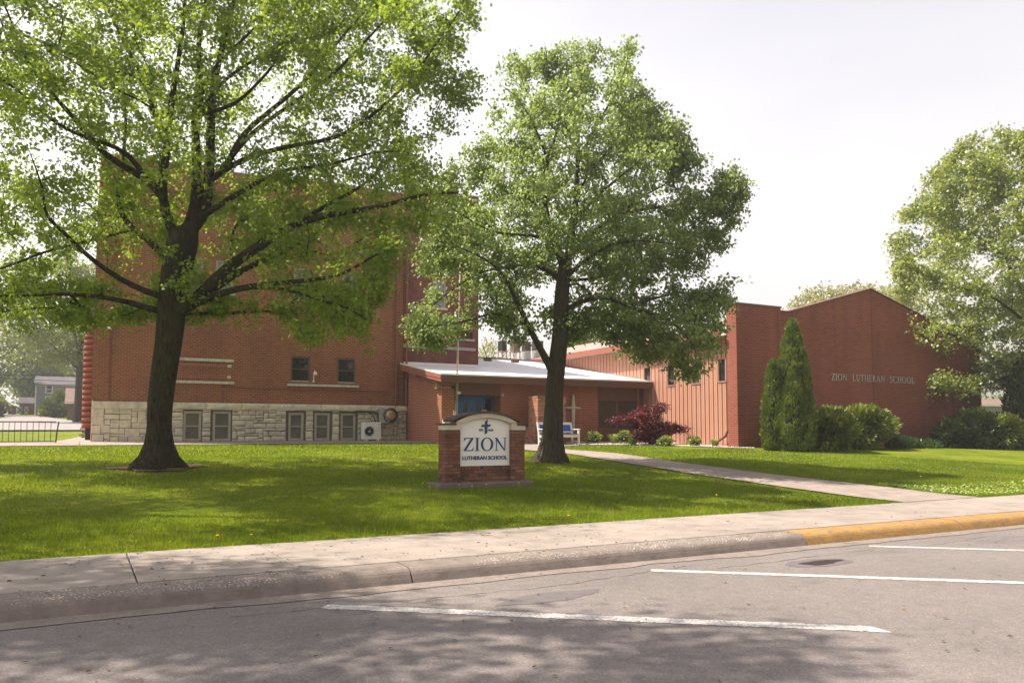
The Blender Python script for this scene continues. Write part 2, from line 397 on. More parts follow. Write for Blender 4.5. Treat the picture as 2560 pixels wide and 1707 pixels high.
LIME_LEAF = leaf_mat('bright_green_leaf', [(0, (.14, .21, .03)), (.5, (.24, .32, .045)), (1, (.36, .41, .09))], (.5, .55, .06), .4)
# ------------------------------------------------------------------ the setting
def struct(o): o['kind'] = 'structure'; return o
mb = MB()
mb.poly([(-60, -9, 0), (90, -9, 0), (90, 8.0, 0), (-60, 8.0, 0)])
road = struct(mb.build('road', ASPHALT))
def road_sheet(name, pts, z, mat, n=24):
    """a painted or worn sheet on the road; pts is a closed outline"""
    b = MB(); b.poly([(x, y, z) for x, y in pts]); return b.build(name, mat, road)
def stripe(p0, p1, wd, cut=True):
    a, b = np.array(p0), np.array(p1); d = (b - a) / np.linalg.norm(b - a); n = np.array([-d[1], d[0]]) * wd / 2
    k = 110; L = [a + (b - a) * i / k + n * (1 + RNG.uniform(-.2, .12)) for i in range(k + 1)]
    Q = [a + (b - a) * i / k - n * (1 + RNG.uniform(-.2, .12)) for i in range(k + 1)]
    if cut: Q[-1] = Q[-1] + d * .12
    road_sheet('parking_line', [tuple(p) for p in L] + [tuple(p) for p in Q[::-1]], .004, STRIPE)
stripe((2.02, 7.37), (5.72, 4.42), .19)
stripe((5.85, 7.48), (9.62, 4.35), .16)
stripe((9.75, 7.58), (13.4, 4.50), .15)
stripe((13.6, 7.58), (17.2, 4.50), .16)
ang = np.linspace(0, 2 * math.pi, 26, endpoint=False)
POT = plain('dark_wet_gravel', (.030, .021, .017), .35, .4, 20, bump=.6)
road_sheet('pothole', [(8.02 + (.34 + .07 * math.sin(3 * a + 1) + RNG.uniform(-.03, .03)) * math.cos(a), 6.93 + (.125 + .03 * math.sin(2 * a) + RNG.uniform(-.015, .015)) * math.sin(a)) for a in ang], .005, POT)
PATCH = plain('asphalt_patch', (.13, .112, .112), .9, .15, 9, bump=.5)
road_sheet('asphalt_patch', [(8.0 + (.52 + RNG.uniform(-.05, .05)) * math.cos(a), 6.93 + (.24 + RNG.uniform(-.03, .03)) * math.sin(a)) for a in ang], .0025, PATCH)
road_sheet('asphalt_patch', [(4.05 + (.55 + .2 * math.sin(2 * a) + RNG.uniform(-.06, .06)) * math.cos(a), 6.75 + (.2 + RNG.uniform(-.03, .03)) * math.sin(a)) for a in ang], .0025, PATCH)
for p0, p1 in (((1.2, 7.35), (4.4, 7.2)), ((4.4, 7.2), (6.4, 7.5)), ((6.6, 7.2), (9.6, 7.35)), ((10.2, 7.2), (12.2, 7.4))):   # cracks along the gutter
    k = 22; pts = []; back = []
    for i in range(k + 1):
        x = p0[0] + (p1[0] - p0[0]) * i / k; y = p0[1] + (p1[1] - p0[1]) * i / k + RNG.uniform(-.035, .035)
        hw = RNG.uniform(.002, .009); pts.append((x, y + hw)); back.append((x, y - hw))
    road_sheet('crack', pts + back[::-1], .003, MORTAR)
mb = MB()                                                           # gutter strip with a ragged asphalt edge
xs = np.linspace(-20, 60, 240)
for a, b in zip(xs, xs[1:]):
    e = lambda x: 7.74 + .16 * noise.noise((x * .7, 3, 0)) + .07 * noise.noise((x * 4, 7, 0)) + .03 * noise.noise((x * 13, 1, 0))
    mb.poly([(a, e(a), .006), (b, e(b), .006), (b, 8.02, .010), (a, 8.02, .010)])
struct(mb.build('gutter', CONC_GUT))
prof = [(8.0, 0), (8.03, .05), (8.06, .095), (8.085, .122), (8.12, .142), (8.17, .154), (8.25, .158), (8.485, .160), (8.485, -.1), (8.0, -.1)]
def curb_seg(mb, x0, x1):
    n = max(2, int((x1 - x0) / .12)); P = []
    for i in range(n + 1):
        x = x0 + (x1 - x0) * i / n; row = []
        for j, (y, z) in enumerate(prof):
            d = .005 * noise.noise((x * 2.2, y * 6, z * 9)) + .003 * noise.noise((x * 9, y * 20, z * 20)) if 0 < j < 7 else 0
            row.append((x, y + d, z + d * .5))
        P.append(row)
    k = len(prof)
    for i in range(n):
        for j in range(k): mb.poly([P[i][j], P[i + 1][j], P[i + 1][(j + 1) % k], P[i][(j + 1) % k]])
    mb.poly([p for p in P[0]]); mb.poly([p for p in P[-1]][::-1])
mb = MB()
for a, b in ((-20, -8.0), (-7.99, -2.6), (-2.59, 3.12), (3.14, 9.02)): curb_seg(mb, a, b)
curb = struct(mb.build('curb', CURB))
mb = MB()
for a, b in ((9.04, 12.55), (12.58, 15.5), (15.52, 19.5), (19.52, 26), (26.02, 40)): curb_seg(mb, a, b)
mb.build('painted_curb', YELLOW, curb)
mb = MB()
xj = [-14.74 + 1.527 * i for i in range(50)]
for a, b in zip(xj, xj[1:]):
    t = .5; g = .007
    mb.box(a + g, b - g, 8.50, 10.60, .05, .166 + RNG.uniform(-.002, .002), 0, t, bev=.006)
sidewalk = struct(mb.build('sidewalk', CONC))
mb = MB(); mb.poly([(-15, 8.4, .12), (62, 8.4, .12), (62, 10.66, .12), (-15, 10.66, .12)]); mb.build('joint_dirt', MORTAR, sidewalk)
# lawn, walk, paths
gx = np.arange(-45, 96, .75); gy = np.concatenate([np.arange(10.6, 24, .4), np.arange(24, 36.8, .8)])
V = []
for y in gy:
    for x in gx:
        V.append((x, y, gz(y) - .012 + (.022 * noise.noise((x * .35, y * .35, 0)) if y > 10.7 else 0)))
nx = len(gx); F = [(j * nx + i, j * nx + i + 1, (j + 1) * nx + i + 1, (j + 1) * nx + i) for j in range(len(gy) - 1) for i in range(nx - 1)]
struct(np_mesh('lawn', V, F, LAWN))
mb = MB()
ys = [10.62, 24, 31.6, 35.7, 40, 140, 400, 900]
for a, b in zip(ys, ys[1:]): mb.poly([(-500, a, gz(a) - .07), (700, a, gz(a) - .07), (700, b, gz(b) - .07), (-500, b, gz(b) - .07)])
mb.poly([(-500, -500, -.02), (700, -500, -.02), (700, -9, -.02), (-500, -9, -.02)])
mb.poly([(-500, -9, -.02), (-60, -9, -.02), (-60, 10.62, .1), (-500, 10.62, .1)])
mb.poly([(90, -9, -.02), (700, -9, -.02), (700, 10.62, .1), (90, 10.62, .1)])
struct(mb.build('ground', LAWN))
WL = [(10.6, 14.75), (11.5, 14.45), (13, 14.25), (16.7, 14.12), (22, 14.08), (27.5, 14.08), (28.6, 13.62), (31.58, 13.62)]
WR = [(10.6, 17.3), (11.2, 17.0), (12.5, 16.8), (14.7, 16.4), (18.9, 15.95), (25, 15.85), (27.2, 16.1), (28.3, 18.5), (31.58, 18.5)]
wl = lambda y: float(np.interp(y, [p[0] for p in WL], [p[1] for p in WL])); wr = lambda y: float(np.interp(y, [p[0] for p in WR], [p[1] for p in WR]))
wz = lambda y: float(np.interp(y, [10.6, 12.5], [.004, .018]))
mb = MB(); sub = MB(); yj = [10.61 + 1.5 * i for i in range(14)] + [31.58]
for a, b in zip(yj, yj[1:]):
    yy = sorted({a + .006, b - .006, *[y for y in np.linspace(a, b, 5)[1:-1]]})
    for p, q in zip(yy, yy[1:]):
        mb.poly([(wl(p), p, gz(p) + wz(p)), (wr(p), p, gz(p) + wz(p)), (wr(q), q, gz(q) + wz(q)), (wl(q), q, gz(q) + wz(q))])
    sub.poly([(wl(a), a, gz(a) + wz(a) - .006), (wr(a), a, gz(a) + wz(a) - .006), (wr(b), b, gz(b) + wz(b) - .006), (wl(b), b, gz(b) + wz(b) - .006)])
walk = struct(mb.build('walkway', CONC_WALK)); sub.build('joint_dirt', MORTAR, walk)
mb = MB()
pnear = lambda x: 31.9 + .35 * math.sin(x * .13 + .6)
xp = [-40 + 2.0 * i for i in range(27)] + [13.6]
for a, b in zip(xp, xp[1:]):
    mb.poly([(a + .008, pnear(a), gz(pnear(a)) + .02), (b - .008, pnear(b), gz(pnear(b)) + .02), (b - .008, 35.69, gz(35.69) + .02), (a + .008, 35.69, gz(35.69) + .02)])
for a, b in ((35.7, 37.8), (37.8, 40), (40, 43), (43, 46)):
    f = lambda y: -1.35 + .17 * (y - 35.7)
    mb.poly([(f(a), a, gz(a) + .02), (.39, a, gz(a) + .02), (.39, b, gz(b) + .02), (f(b), b, gz(b) + .02)])
struct(mb.build('building_path', CONC_WALK))
mb = MB()
for p in ([(-30, 51), (1.5, 54), (1.5, 67), (-1.6, 84), (-3.6, 98), (-8.6, 112), (-11, 112), (-6.8, 97), (-6.2, 81), (-30, 74)],):
    mb.poly([(x, y, gz(y) + .02) for x, y in p])
struct(mb.build('driveway', concrete('faded_drive', (.27, .235, .225))))
mb = MB()
BED = [(18.52, 28.75), (20.9, 28.4), (22.3, 27.2), (23.1, 25.7), (24.05, 24.2), (24.4, 24.2), (24.4, 31.58), (18.52, 31.58)]
mb.poly([(x, y, gz(y) + .015) for x, y in BED])
struct(mb.build('gravel_bed', plain('pale_gravel_base', (.42, .35, .29), .95, .3, 14, bump=.6)))
def in_poly(x, y, P):
    c = False; n = len(P)
    for i in range(n):
        (x0, y0), (x1, y1) = P[i], P[i - 1]
        if (y0 > y) != (y1 > y) and x < (x1 - x0) * (y - y0) / (y1 - y0) + x0: c = not c
    return c
vs = []; fs = []; tt = []
octa = np.array([(1, 0, 0), (0, 1, 0), (-1, 0, 0), (0, -1, 0), (0, 0, .7), (0, 0, -.5)])
ofs = [(0, 1, 4), (1, 2, 4), (2, 3, 4), (3, 0, 4), (1, 0, 5), (2, 1, 5), (3, 2, 5), (0, 3, 5)]
while len(fs) < 8 * 3800:
    x, y = RNG.uniform(18.5, 24.4), RNG.uniform(24.2, 31.55)
    if not in_poly(x, y, BED): continue
    r = RNG.uniform(.022, .055); b = len(vs); a = RNG.uniform(0, 6.28); t = RNG.uniform(0, 1)
    for q in octa:
        vs.append((x + r * (q[0] * math.cos(a) - q[1] * math.sin(a)), y + r * (q[0] * math.sin(a) + q[1] * math.cos(a)) * .8, gz(y) + .02 + q[2] * r)); tt.append(t)
    fs += [tuple(i + b for i in f) for f in ofs]
o = np_mesh('gravel', vs, fs, tint_mat('pale_pebble', [(0, (.34, .27, .22)), (.5, (.50, .43, .37)), (1, (.62, .57, .52))], .9, 6, .1), tt); o['kind'] = 'stuff'

# ------------------------------------------------------------------ old school building (left)
BZ = 1.10
SX0, SX1, SY = .40, 13.62, 35.70
school = thing('school_building', (SX0, SY, 1.17), 'large three storey red brick building on a rough limestone base, behind the biggest tree', 'building')
bwins = [(3.76, 4.46, 1.20, 2.44), (4.92, 5.64, 1.20, 2.44), (8.07, 8.73, 1.20, 2.42), (9.22, 9.90, 1.20, 2.42), (10.41, 11.10, 1.20, 2.42)]
mwins = [(8.14, 8.99, 3.80, 4.93), (10.22, 11.08, 3.80, 4.93)]
uwins = [(3.7, 4.4, 7.50, 8.9), (4.9, 5.6, 7.50, 8.9), (8.2, 8.95, 7.50, 8.9), (10.4, 11.1, 7.50, 8.9)]
rwins = [(14.85, 15.55, 7.60, 8.9)]
mb = MB()
mb.wall('y', SY + .06, SX0, 13.38, 2.70, 12.75, mwins + uwins, .16)
mb.wall('y', SY + .20, SX0 + .02, 13.5, .9, 2.8, bwins, .05)
mb.poly([(SX0, SY + 3, .9), (SX0, SY + .06, .9), (SX0, SY + .06, 12.75), (SX0, SY + 3, 12.75)])
mb.poly([(SX0, SY + 3, .9), (SX0, SY + 3, 12.75), (1.6, SY + 3, 12.75), (1.6, SY + 3, .9)])
mb.box(1.6, 13.38, SY + 3, 52, .9, 12.7); mb.box(SX0 + .3, 13.0, SY + .4, SY + 3, 12.2, 12.5)
mb.box(.36, .80, SY + .02, SY + .5, 12.0, 12.18); mb.box(8.2, 13.38, SY + .08, SY + .5, 12.75, 12.98); mb.box(.8, 8.2, SY + .08, SY + .5, 12.7, 12.80)
for z in (11.15, 11.32, 11.62): mb.box(SX0 - .03, 13.38, SY - .03 + (z - 11.15) * -.1, SY + .055, z, z + .09)
mb.box(SX0 - .05, .95, SY - .02, SY + .055, 2.84, 11.1)
mb.build('wall', BRICK_OLD, school)
mb = MB()                                                           # darker right-hand bay
mb.wall('y', SY - .02, 13.38, 17.32, 2.70, 13.35, rwins + [(13.6, 14.4, 6.12, 6.5), (16.15, 17.0, 6.15, 6.5)], .16)
mb.poly([(13.38, SY + .06, 2.7), (13.38, SY - .02, 2.7), (13.38, SY - .02, 13.35), (13.38, SY + .06, 13.35)])
mb.box(13.6, 17.32, SY + .2, 52, .9, 13.3); mb.poly([(17.32, SY - .02, .9), (17.32, SY + .2, .9), (17.32, SY + .2, 13.35), (17.32, SY - .02, 13.35)])
mb.poly([(13.38, SY - .02, 13.35), (17.32, SY - .02, 13.35), (17.32, SY + .2, 13.35), (13.38, SY + .2, 13.35)])
mb.box(13.2, 17.75, SY - .25, SY - .025, 11.85, 12.1); mb.box(13.3, 17.5, SY - .14, SY - .03, 11.7, 11.84)
mb.build('right_bay', BRICK_DARK, school)
mb = MB()
mb.box(8.15, 13.42, SY + .04, SY + .55, 12.985, 13.03); mb.box(13.34, 17.36, SY - .06, SY + .3, 13.355, 13.40); mb.box(.32, 8.15, SY + .02, SY + .55, 12.805, 12.85)
mb.build_each('parapet_coping', GREY_METAL, school)
# limestone base, block by block
mb = MB()
mb.wall('y', SY + .03, SX0 + .03, 13.6, .95, 2.55, bwins, .12)
mb.poly([(SX0 + .03, SY + 3, .95), (SX0 + .03, SY + .03, .95), (SX0 + .03, SY + .03, 2.55), (SX0 + .03, SY + 3, 2.55)])
stone = mb.build('stone_base', MORTAR, school)
def rock(mb, x0, x1, z0, z1, y, t, proud):
    g = .010; x0 += g; x1 -= g; z0 += g; z1 -= g; r = min(.05, (x1 - x0) * .22, (z1 - z0) * .3)
    j = lambda s: RNG.uniform(-s, s)
    A = [(x0 + j(.012), y + .05, z0 + j(.012)), (x1 + j(.012), y + .05, z0 + j(.012)), (x1 + j(.012), y + .05, z1 + j(.012)), (x0 + j(.012), y + .05, z1 + j(.012))]
    B = [(p[0], y - .008, p[2]) for p in A]
    cx, cz = (x0 + x1) / 2, (z0 + z1) / 2; Cc = []
    for p in A:
        sx = 1 if p[0] < cx else -1; sz = 1 if p[2] < cz else -1
        Cc.append((p[0] + sx * r * RNG.uniform(.6, 1.3), y - proud * RNG.uniform(.5, 1.2), p[2] + sz * r * RNG.uniform(.6, 1.3)))
    mid = (cx + j(.1) * (x1 - x0), y - proud * 1.35, cz + j(.1) * (z1 - z0))
    vs = A + B + Cc + [mid]; fs = []
    for k in range(4):
        q = (k + 1) % 4; fs += [(k, q, 4 + q, 4 + k), (4 + k, 4 + q, 8 + q, 8 + k), (8 + k, 8 + q, 12)]
    mb.add(vs, fs, 0, t)
mb = MB(); cw, chh = .108, .112
ncol = int((13.58 - SX0) / cw); nrow = 12; z0 = 1.17
used = np.zeros((ncol, nrow), bool)
for i in range(ncol):
    for k in range(nrow):
        xa, xb, za, zb = SX0 + i * cw, SX0 + (i + 1) * cw, z0 + k * chh, z0 + (k + 1) * chh
        for h in bwins:
            if xb > h[0] - .01 and xa < h[1] + .01 and zb > h[2] - .04 and za < h[3] + .03: used[i, k] = True
for k in range(nrow):
    for i in range(ncol):
        if used[i, k]: continue
        wmax = 1
        want_h = int(RNG.choice([1, 2, 2, 2, 3])); want_w = int(RNG.choice([2, 2, 3, 3, 4, 5]))
        if i < 4: want_h = 3; want_w = 4 if k % 6 < 3 else 3
        hh = 1
        while hh < want_h and k + hh < nrow and not used[i, k + hh]: hh += 1
        ww = 1
        while ww < want_w and i + ww < ncol and not used[i + ww, k:k + hh].any(): ww += 1
        if i + ww + 1 == ncol or (i + ww < ncol and i + ww + 1 < ncol and not used[i + ww, k] and used[i + ww + 1, k]):
            if not used[i + ww, k:k + hh].any(): ww += 1
        used[i:i + ww, k:k + hh] = True
        xx = SX0 + i * cw
        tt_ = np.clip(RNG.normal(.5, .25) + (.35 if xx < 2.6 else 0), 0, 1)
        rock(mb, xx, xx + ww * cw, z0 + k * chh, z0 + (k + hh) * chh, SY, tt_, .035 if xx > 2.6 else .012)
mb.build('stone_block', STONE, stone)['kind'] = 'stuff'
mb = MB(); x = SX0 - .02
while x < 13.6:
    wv = min(RNG.uniform(1.0, 1.45) if x > 1 else .34, 13.6 - x)
    rock(mb, x, x + wv, 2.50, 2.80, SY - .05, np.clip(RNG.normal(.6, .15), 0, 1), .05 if x > 2.6 else .015); x += wv
mb.box(SX0 - .02, 13.6, SY - .045, SY + .06, 2.51, 2.79, 0, .5)
mb.build('stone_cap_course', STONE, stone)
def sash(x0, x1, z0, z1, y, frame, glass, parent, fw=.06, rail=True, deep=.05):
    m = MB()
    m.box(x0, x0 + fw, y - deep, y + .03, z0, z1); m.box(x1 - fw, x1, y - deep, y + .03, z0, z1)
    m.box(x0 + fw, x1 - fw, y - deep, y + .03, z1 - fw, z1); m.box(x0 + fw, x1 - fw, y - deep, y + .03, z0, z0 + fw)
    if rail:
        zm = (z0 + z1) / 2; m.box(x0 + fw, x1 - fw, y - deep * .6, y + .028, zm - .025, zm + .025)
    f = m.build('window', frame, parent)
    m = MB(); m.box(x0 + fw * .9, x1 - fw * .9, y + .006, y + .016, z0 + fw * .9, z1 - fw * .9); m.build('pane', glass, f)
    return f
for i, h in enumerate(bwins):
    f = sash(h[0], h[1], h[2], h[3], SY + .13, GREY_FRAME, GLASS_SCREEN, school, .095, deep=.10)
    m = MB(); m.box(h[0] - .03, h[1] + .03, SY - .05, SY + .12, h[2] - .05, h[2] - .032); m.build('sill', STONE_BAND, f)
for h in mwins:
    f = sash(h[0], h[1], h[2], h[3], SY + .14, BROWN_FRAME, GLASS, school, .075)
    m = MB(); m.box(h[0] + .02, h[1] - .02, SY + .03, SY + .08, h[2] + .002, h[2] + .035); m.build('sill', STONE_BAND, f)
for h in uwins + rwins:
    f = sash(h[0], h[1], h[2], h[3], SY + .13 - (.08 if h in rwins else 0), GREY_FRAME, GLASS_GREY, school, .07)
    m = MB(); m.box(h[0] - .1, h[1] + .1, SY - .04, SY + .05 - (.075 if h in rwins else 0), h[2] - .1, h[2] - .002); m.build('sill', STONE_BAND, f)
def bands(name, lst, mat, y0=SY - .03, y1=SY + .058):
    m = MB()
    for x0, x1, za, zb, n in lst:
        e = (x1 - x0) / n
        for i in range(n): m.box(x0 + i * e + .004, x0 + (i + 1) * e - .004, y0 + RNG.uniform(-.003, .003), y1, za, zb, bev=.006)
    return m.build_each(name, mat, school)
bands('stone_band', [(7.98, 11.24, 3.60, 3.70, 5)], STONE_BAND, SY - .04)
bands('stone_band', [(2.6, 5.71, 4.54, 4.66, 3), (2.55, 5.75, 3.60, 3.71, 4)], STONE_BAND, SY - .03)
bands('stone_band', [(13.44, 14.52, 6.00, 6.11, 2), (14.56, 16.14, 6.44, 6.53, 3), (16.1, 17.1, 6.03, 6.14, 2), (13.36, 17.14, 5.56, 5.71, 5)], STONE_GREY, SY - .12, SY - .022)
m = MB(); m.box(3.78, 5.75, SY + .03, SY + .057, 6.12, 6.33); m.box(9.0, 11.2, SY + .03, SY + .057, 6.12, 6.33)
m.box(2.62, 5.62, SY + .03, SY + .057, 4.30, 4.44); m.box(2.62, 5.62, SY + .03, SY + .057, 3.80, 3.94)
m.build_each('soldier_course', BRICK_SOLDIER, school)
m = MB(); m.box(5.46, 5.62, SY + .015, SY + .029, 4.32, 4.44); m.box(5.45, 5.60, SY + .015, SY + .029, 3.84, 3.96); m.build_each('stone_corner_block', STONE_BAND, school)
for x in (13.02, 13.50):
    m = MB(); m.tube([(x, SY - .06 - (.07 if x > 13.4 else 0), 11.0), (x, SY - .06 - (.07 if x > 13.4 else 0), 2.82)], .05, 10)
    for z in (4, 6, 8, 10): m.box(x - .07, x + .07, SY - .02 - (.07 if x > 13.4 else 0), SY + .05 - (.075 if x > 13.4 else 0), z, z + .04)
    m.build('downspout', PIPE_RED, school)
m = MB(); m.tube([(5.27, SY + .0, 2.82), (5.27, SY + .0, 3.49), (6.8, SY + .0, 3.47), (12.49, SY + .0, 3.47), (12.49, SY + .0, 2.82)], .02, 6); m.build('conduit', PIPE_RED, school)

# ------------------------------------------------------------------ entrance building in the middle
LY = 31.60
ent = thing('entrance_building', (13.6, LY, 1.08), 'low brick entrance wing with a pale sloping roof and blue doors', 'building')
zr = lambda y: 4.0 + .163 * (y - 30.8)
mb = MB()
mb.wall('y', LY, 13.6, 24.36, .95, 3.72, [(14.19, 16.45, .95, 3.719), (21.66, 24.0, 1.06, 3.719)], .9)
for z in (.95,): pass
mb.poly([(13.6, LY, .95), (13.6, LY, zr(LY) - .1), (13.6, 35.68, zr(35.68) - .1), (13.6, 35.68, .95)])
mb.poly([(16.45, LY + .9, .95), (14.19, LY + .9, .95), (14.19, LY + .9, 3.7), (16.45, LY + .9, 3.7)][::-1])
mb.build('wall', BRICK_LINK, ent)
mb = MB(); mb.box(13.52, 14.3, LY - .05, LY + 4.05, .98, 1.16); mb.build('foundation', CONC_GUT, ent)
def ribbed(mb, x0, x1, y, z0, z1, p=.12, d=.012):
    x = x0
    mb.box(x0, x1, y, y + .03, z0, z1)
    while x < x1 - .02: mb.box(x + .012, min(x + p - .012, x1), y - d, y - .001, z0 + .002, z1 - .002); x += p
m = MB(); ribbed(m, 14.2, 16.44, LY + .04, 3.18, 3.715); m.build('soffit_panel', BROWN_SIDING, ent)
m = MB(); m.box(14.2, 16.44, LY + .08, LY + .88, 3.19, 3.21); m.build('soffit', BROWN, ent)
m = MB(); ribbed(m, 21.67, 23.99, LY + .02, 3.14, 3.715); ribbed(m, 21.67, 23.99, LY + .02, 1.07, 1.70); m.build_each('siding_panel', BROWN_SIDING, ent)
m = MB(); m.box(24.125, 24.35, LY - .03, LY - .002, 1.0, 3.7); m.build('corner_trim', BROWN, ent)
DY = LY + .78
m = MB()
for a, b in ((14.62, 14.72), (15.86, 15.94), (16.36, 16.44)): m.box(a, b, DY - .05, DY + .06, 1.1, 3.18)
m.box(14.72, 15.86, DY - .05, DY + .06, 3.10, 3.18); m.box(15.94, 16.36, DY - .05, DY + .06, 3.10, 3.18)
fr = m.build('door_frame', BLUE_DOOR, ent)
m = MB(); m.box(14.20, 14.62, DY, DY + .05, 1.1, 3.18); m.build('side_panel', BROWN, ent)
for a, b in ((14.725, 15.285), (15.295, 15.855)):
    l0, l1 = (a + .26, a + .44)
    m = MB(); m.box(a, l0, DY - .02, DY + .03, 1.11, 3.09); m.box(l1, b, DY - .02, DY + .03, 1.11, 3.09)
    m.box(l0, l1, DY - .02, DY + .03, 1.11, 2.35); m.box(l0, l1, DY - .02, DY + .03, 2.93, 3.09)
    d = m.build('door', BLUE_DOOR, ent)
    m = MB(); m.box(l0, l1, DY + .0, DY + .01, 2.35, 2.93); m.build('door_window', GLASS, d)
    m = MB(); m.box(a + .06, b - .06, DY - .07, DY - .04, 2.05, 2.10); m.build('push_bar', GREY_METAL, d)
m = MB(); m.box(15.94, 16.36, DY + .0, DY + .01, 1.11, 3.10); m.build('side_window', GLASS, ent)
m = MB()
for a, b in ((21.66, 21.72), (22.71, 22.83), (23.93, 24.0)): m.box(a, b, LY + .0, LY + .06, 1.70, 3.13)
for a, b in ((21.72, 22.71), (22.83, 23.93)): m.box(a, b, LY + .0, LY + .06, 3.07, 3.13); m.box(a, b, LY + .0, LY + .06, 1.70, 1.76)
f = m.build('window', TAN_TRIM if False else BROWN_SIDING, ent)
SOLAR = glass_mat('solar_screen', (.075, .047, .032), .5, .2)
m = MB(); m.box(21.72, 22.71, LY + .04, LY + .05, 1.76, 3.07); m.box(22.83, 23.93, LY + .04, LY + .05, 1.76, 3.07); m.build('pane', SOLAR, f)
mb = MB()
mb.poly([(13.22, 30.78, zr(30.78)), (24.38, 30.78, zr(30.78)), (24.38, 35.66, zr(35.66)), (13.22, 35.66, zr(35.66))])
mb.poly([(17.33, 35.66, zr(35.66)), (24.38, 35.66, zr(35.66)), (24.38, 41.6, zr(41.6)), (17.33, 41.6, zr(41.6))])
mb.box(17.33, 24.38, 41.6, 41.8, 3.5, zr(41.6) + .06)
mb.prism([(30.75, zr(30.75) - .035), (30.775, zr(30.775) - .035), (30.775, zr(30.775) + .03), (30.75, zr(30.75) + .03)], 'x', 13.2, 24.38)
mb.prism([(30.75, zr(30.75) - .02), (35.66, zr(35.66) - .02), (35.66, zr(35.66) + .035), (30.75, zr(30.75) + .035)], 'x', 13.195, 13.22)
mb.box(13.4, 17.30, SY - .075, SY - .025, zr(35.6), zr(35.6) + .10)
mb.build('roof', WHITE_ROOF, ent)
m = MB(); m.box(13.26, 24.38, 30.80, 30.85, 3.66, 3.965); m.box(13.26, 24.38, 30.85, LY - .004, 3.70, 3.73); m.build('fascia', BROWN, ent)
m = MB(); m.prism([(30.80, 3.665), (35.66, zr(35.66) - .32), (35.66, zr(35.66) - .022), (30.80, zr(30.80) - .03)], 'x', 13.225, 13.255)
m.prism([(30.80, 3.80), (35.66, zr(35.66) - .20), (35.66, zr(35.66) - .024), (30.80, zr(30.80) - .032)], 'x', 13.20, 13.222)
m.prism([(30.86, 3.70), (35.66, zr(35.66) - .30), (35.66, zr(35.66) - .28), (30.86, 3.72)], 'x', 13.256, 13.597)
m.build('side_fascia', FASCIA_RED, ent)
m = MB(); m.lathe([(.06, 0), (.06, .25), (.075, .25), (.075, .28), (0.0, .28)], (19.6, 32.6, zr(32.6) - .02), 'z', 10); m.build('vent_pipe', WHITE_METAL, ent)
for (x, y) in ((18.6, 40.2), (20.2, 40.4), (21.8, 40.1)):
    m = MB(); m.box(x - .22, x + .22, y - .1, y + .1, zr(y) - .01, zr(y) + .16, bev=.01); m.build('pipe_support', BROWN_SIDING, ent)
m = MB(); m.tube([(17.4, 40.3, zr(40.3) + .2), (19.0, 40.3, zr(40.3) + .2), (21.0, 40.35, zr(40.3) + .19), (22.6, 40.0, zr(40) + .16), (24.2, 39.4, zr(39.4) + .25)], .035, 6); m.build('roof_pipe', DARK_METAL, ent)

# ------------------------------------------------------------------ gymnasium on the right
GY = 24.90
gym = thing('gymnasium', (24.1, GY, .85), 'gabled dark red brick hall with metal lettering and a ribbed tan side wall', 'building')
prf = [(24.10, .6), (41.0, .6), (41.0, 6.95), (38.4, 6.95), (38.4, 6.86), (37.8, 6.86), (32.62, 8.27), (27.42, 6.86), (26.72, 6.86), (26.72, 6.95), (24.10, 6.95)]
mb = MB(); mb.prism(prf, 'y', GY, GY + .58)
mb.box(24.46, 41.0, GY + .58, 50, .6, 5.7)
mb.build('wall', BRICK_GYM, gym)
m = MB(); m.box(24.04, 26.74, GY - .05, GY + .64, 6.95, 7.02, bev=.01); m.box(38.38, 41.06, GY - .05, GY + .64, 6.95, 7.02, bev=.01); m.build_each('parapet_coping', plain('dark_stone_coping', (.16, .14, .13), .8, .15, 4), gym)
m = MB()
for x in (26.52, 27.42, 32.64, 38.62): m.box(x - .014, x + .014, GY - .004, GY - .001, .8, 6.85 if x != 32.64 else 8.2)
m.box(26.74, 27.42, GY - .006, GY - .001, 6.79, 6.84)
m.build_each('control_joint', plain('joint_sealant', (.10, .04, .035), .9), gym)
mb = MB()
def roofp(x): return 8.02 - .272 * abs(x - 32.62)
th = .09
for x0, x1 in ((23.85, 32.62), (41.35, 32.62)):
    pr = [(x0, roofp(x0) - th), (x0, roofp(x0)), (32.62, 8.02), (32.62, 8.02 - th)]
    if x0 < 30: mb.prism(pr, 'y', GY + .66, 50.3)
    else: mb.prism(pr, 'y', GY + .66, 50.3)
mb.build('roof', SHINGLE, gym)
mb = MB()
for x0, x1 in ((26.76, 32.62), (38.36, 32.62)):
    mb.prism([(x0, roofp(x0) + .262), (x0, roofp(x0) + .31), (32.62, 8.33), (32.62, 8.282)], 'y', GY - .05, GY + .62)
mb.build('gable_coping', BROWN, gym)
m = MB(); m.box(23.80, 23.845, GY + .64, 42.7, 5.62, 5.93); m.box(23.845, 24.36, GY + .64, 42.7, 5.62, 5.65); m.build('eave_fascia', FASCIA_RED, gym)
gw = [(25.83, 26.24), (27.45, 27.93), (29.18, 29.66), (30.95, 31.45)]
mb = MB(); prev = None
X0 = 24.42
def rib(ya, yb, za, zb):
    per = .292; n = max(1, round((yb - ya) / per)); e = (yb - ya) / n
    for i in range(n):
        y = ya + i * e
        P = [(X0, y), (X0, y + .045), (X0 - .085, y + .055), (X0 - .085, y + e * .52), (X0 - .072, y + e * .58), (X0 - .085, y + e * .64), (X0 - .085, y + e - .012), (X0, y + e)]
        for (xa, y0), (xb, y1) in zip(P, P[1:]): mb.poly([(xa, y0, za), (xa, y0, zb), (xb, y1, zb), (xb, y1, za)])
ycur = GY + .60
for a, b in gw:
    rib(ycur, a - .06, .98, 5.62); rib(a - .06, b + .06, .98, 3.72); rib(a - .06, b + .06, 4.74, 5.62); ycur = b + .06
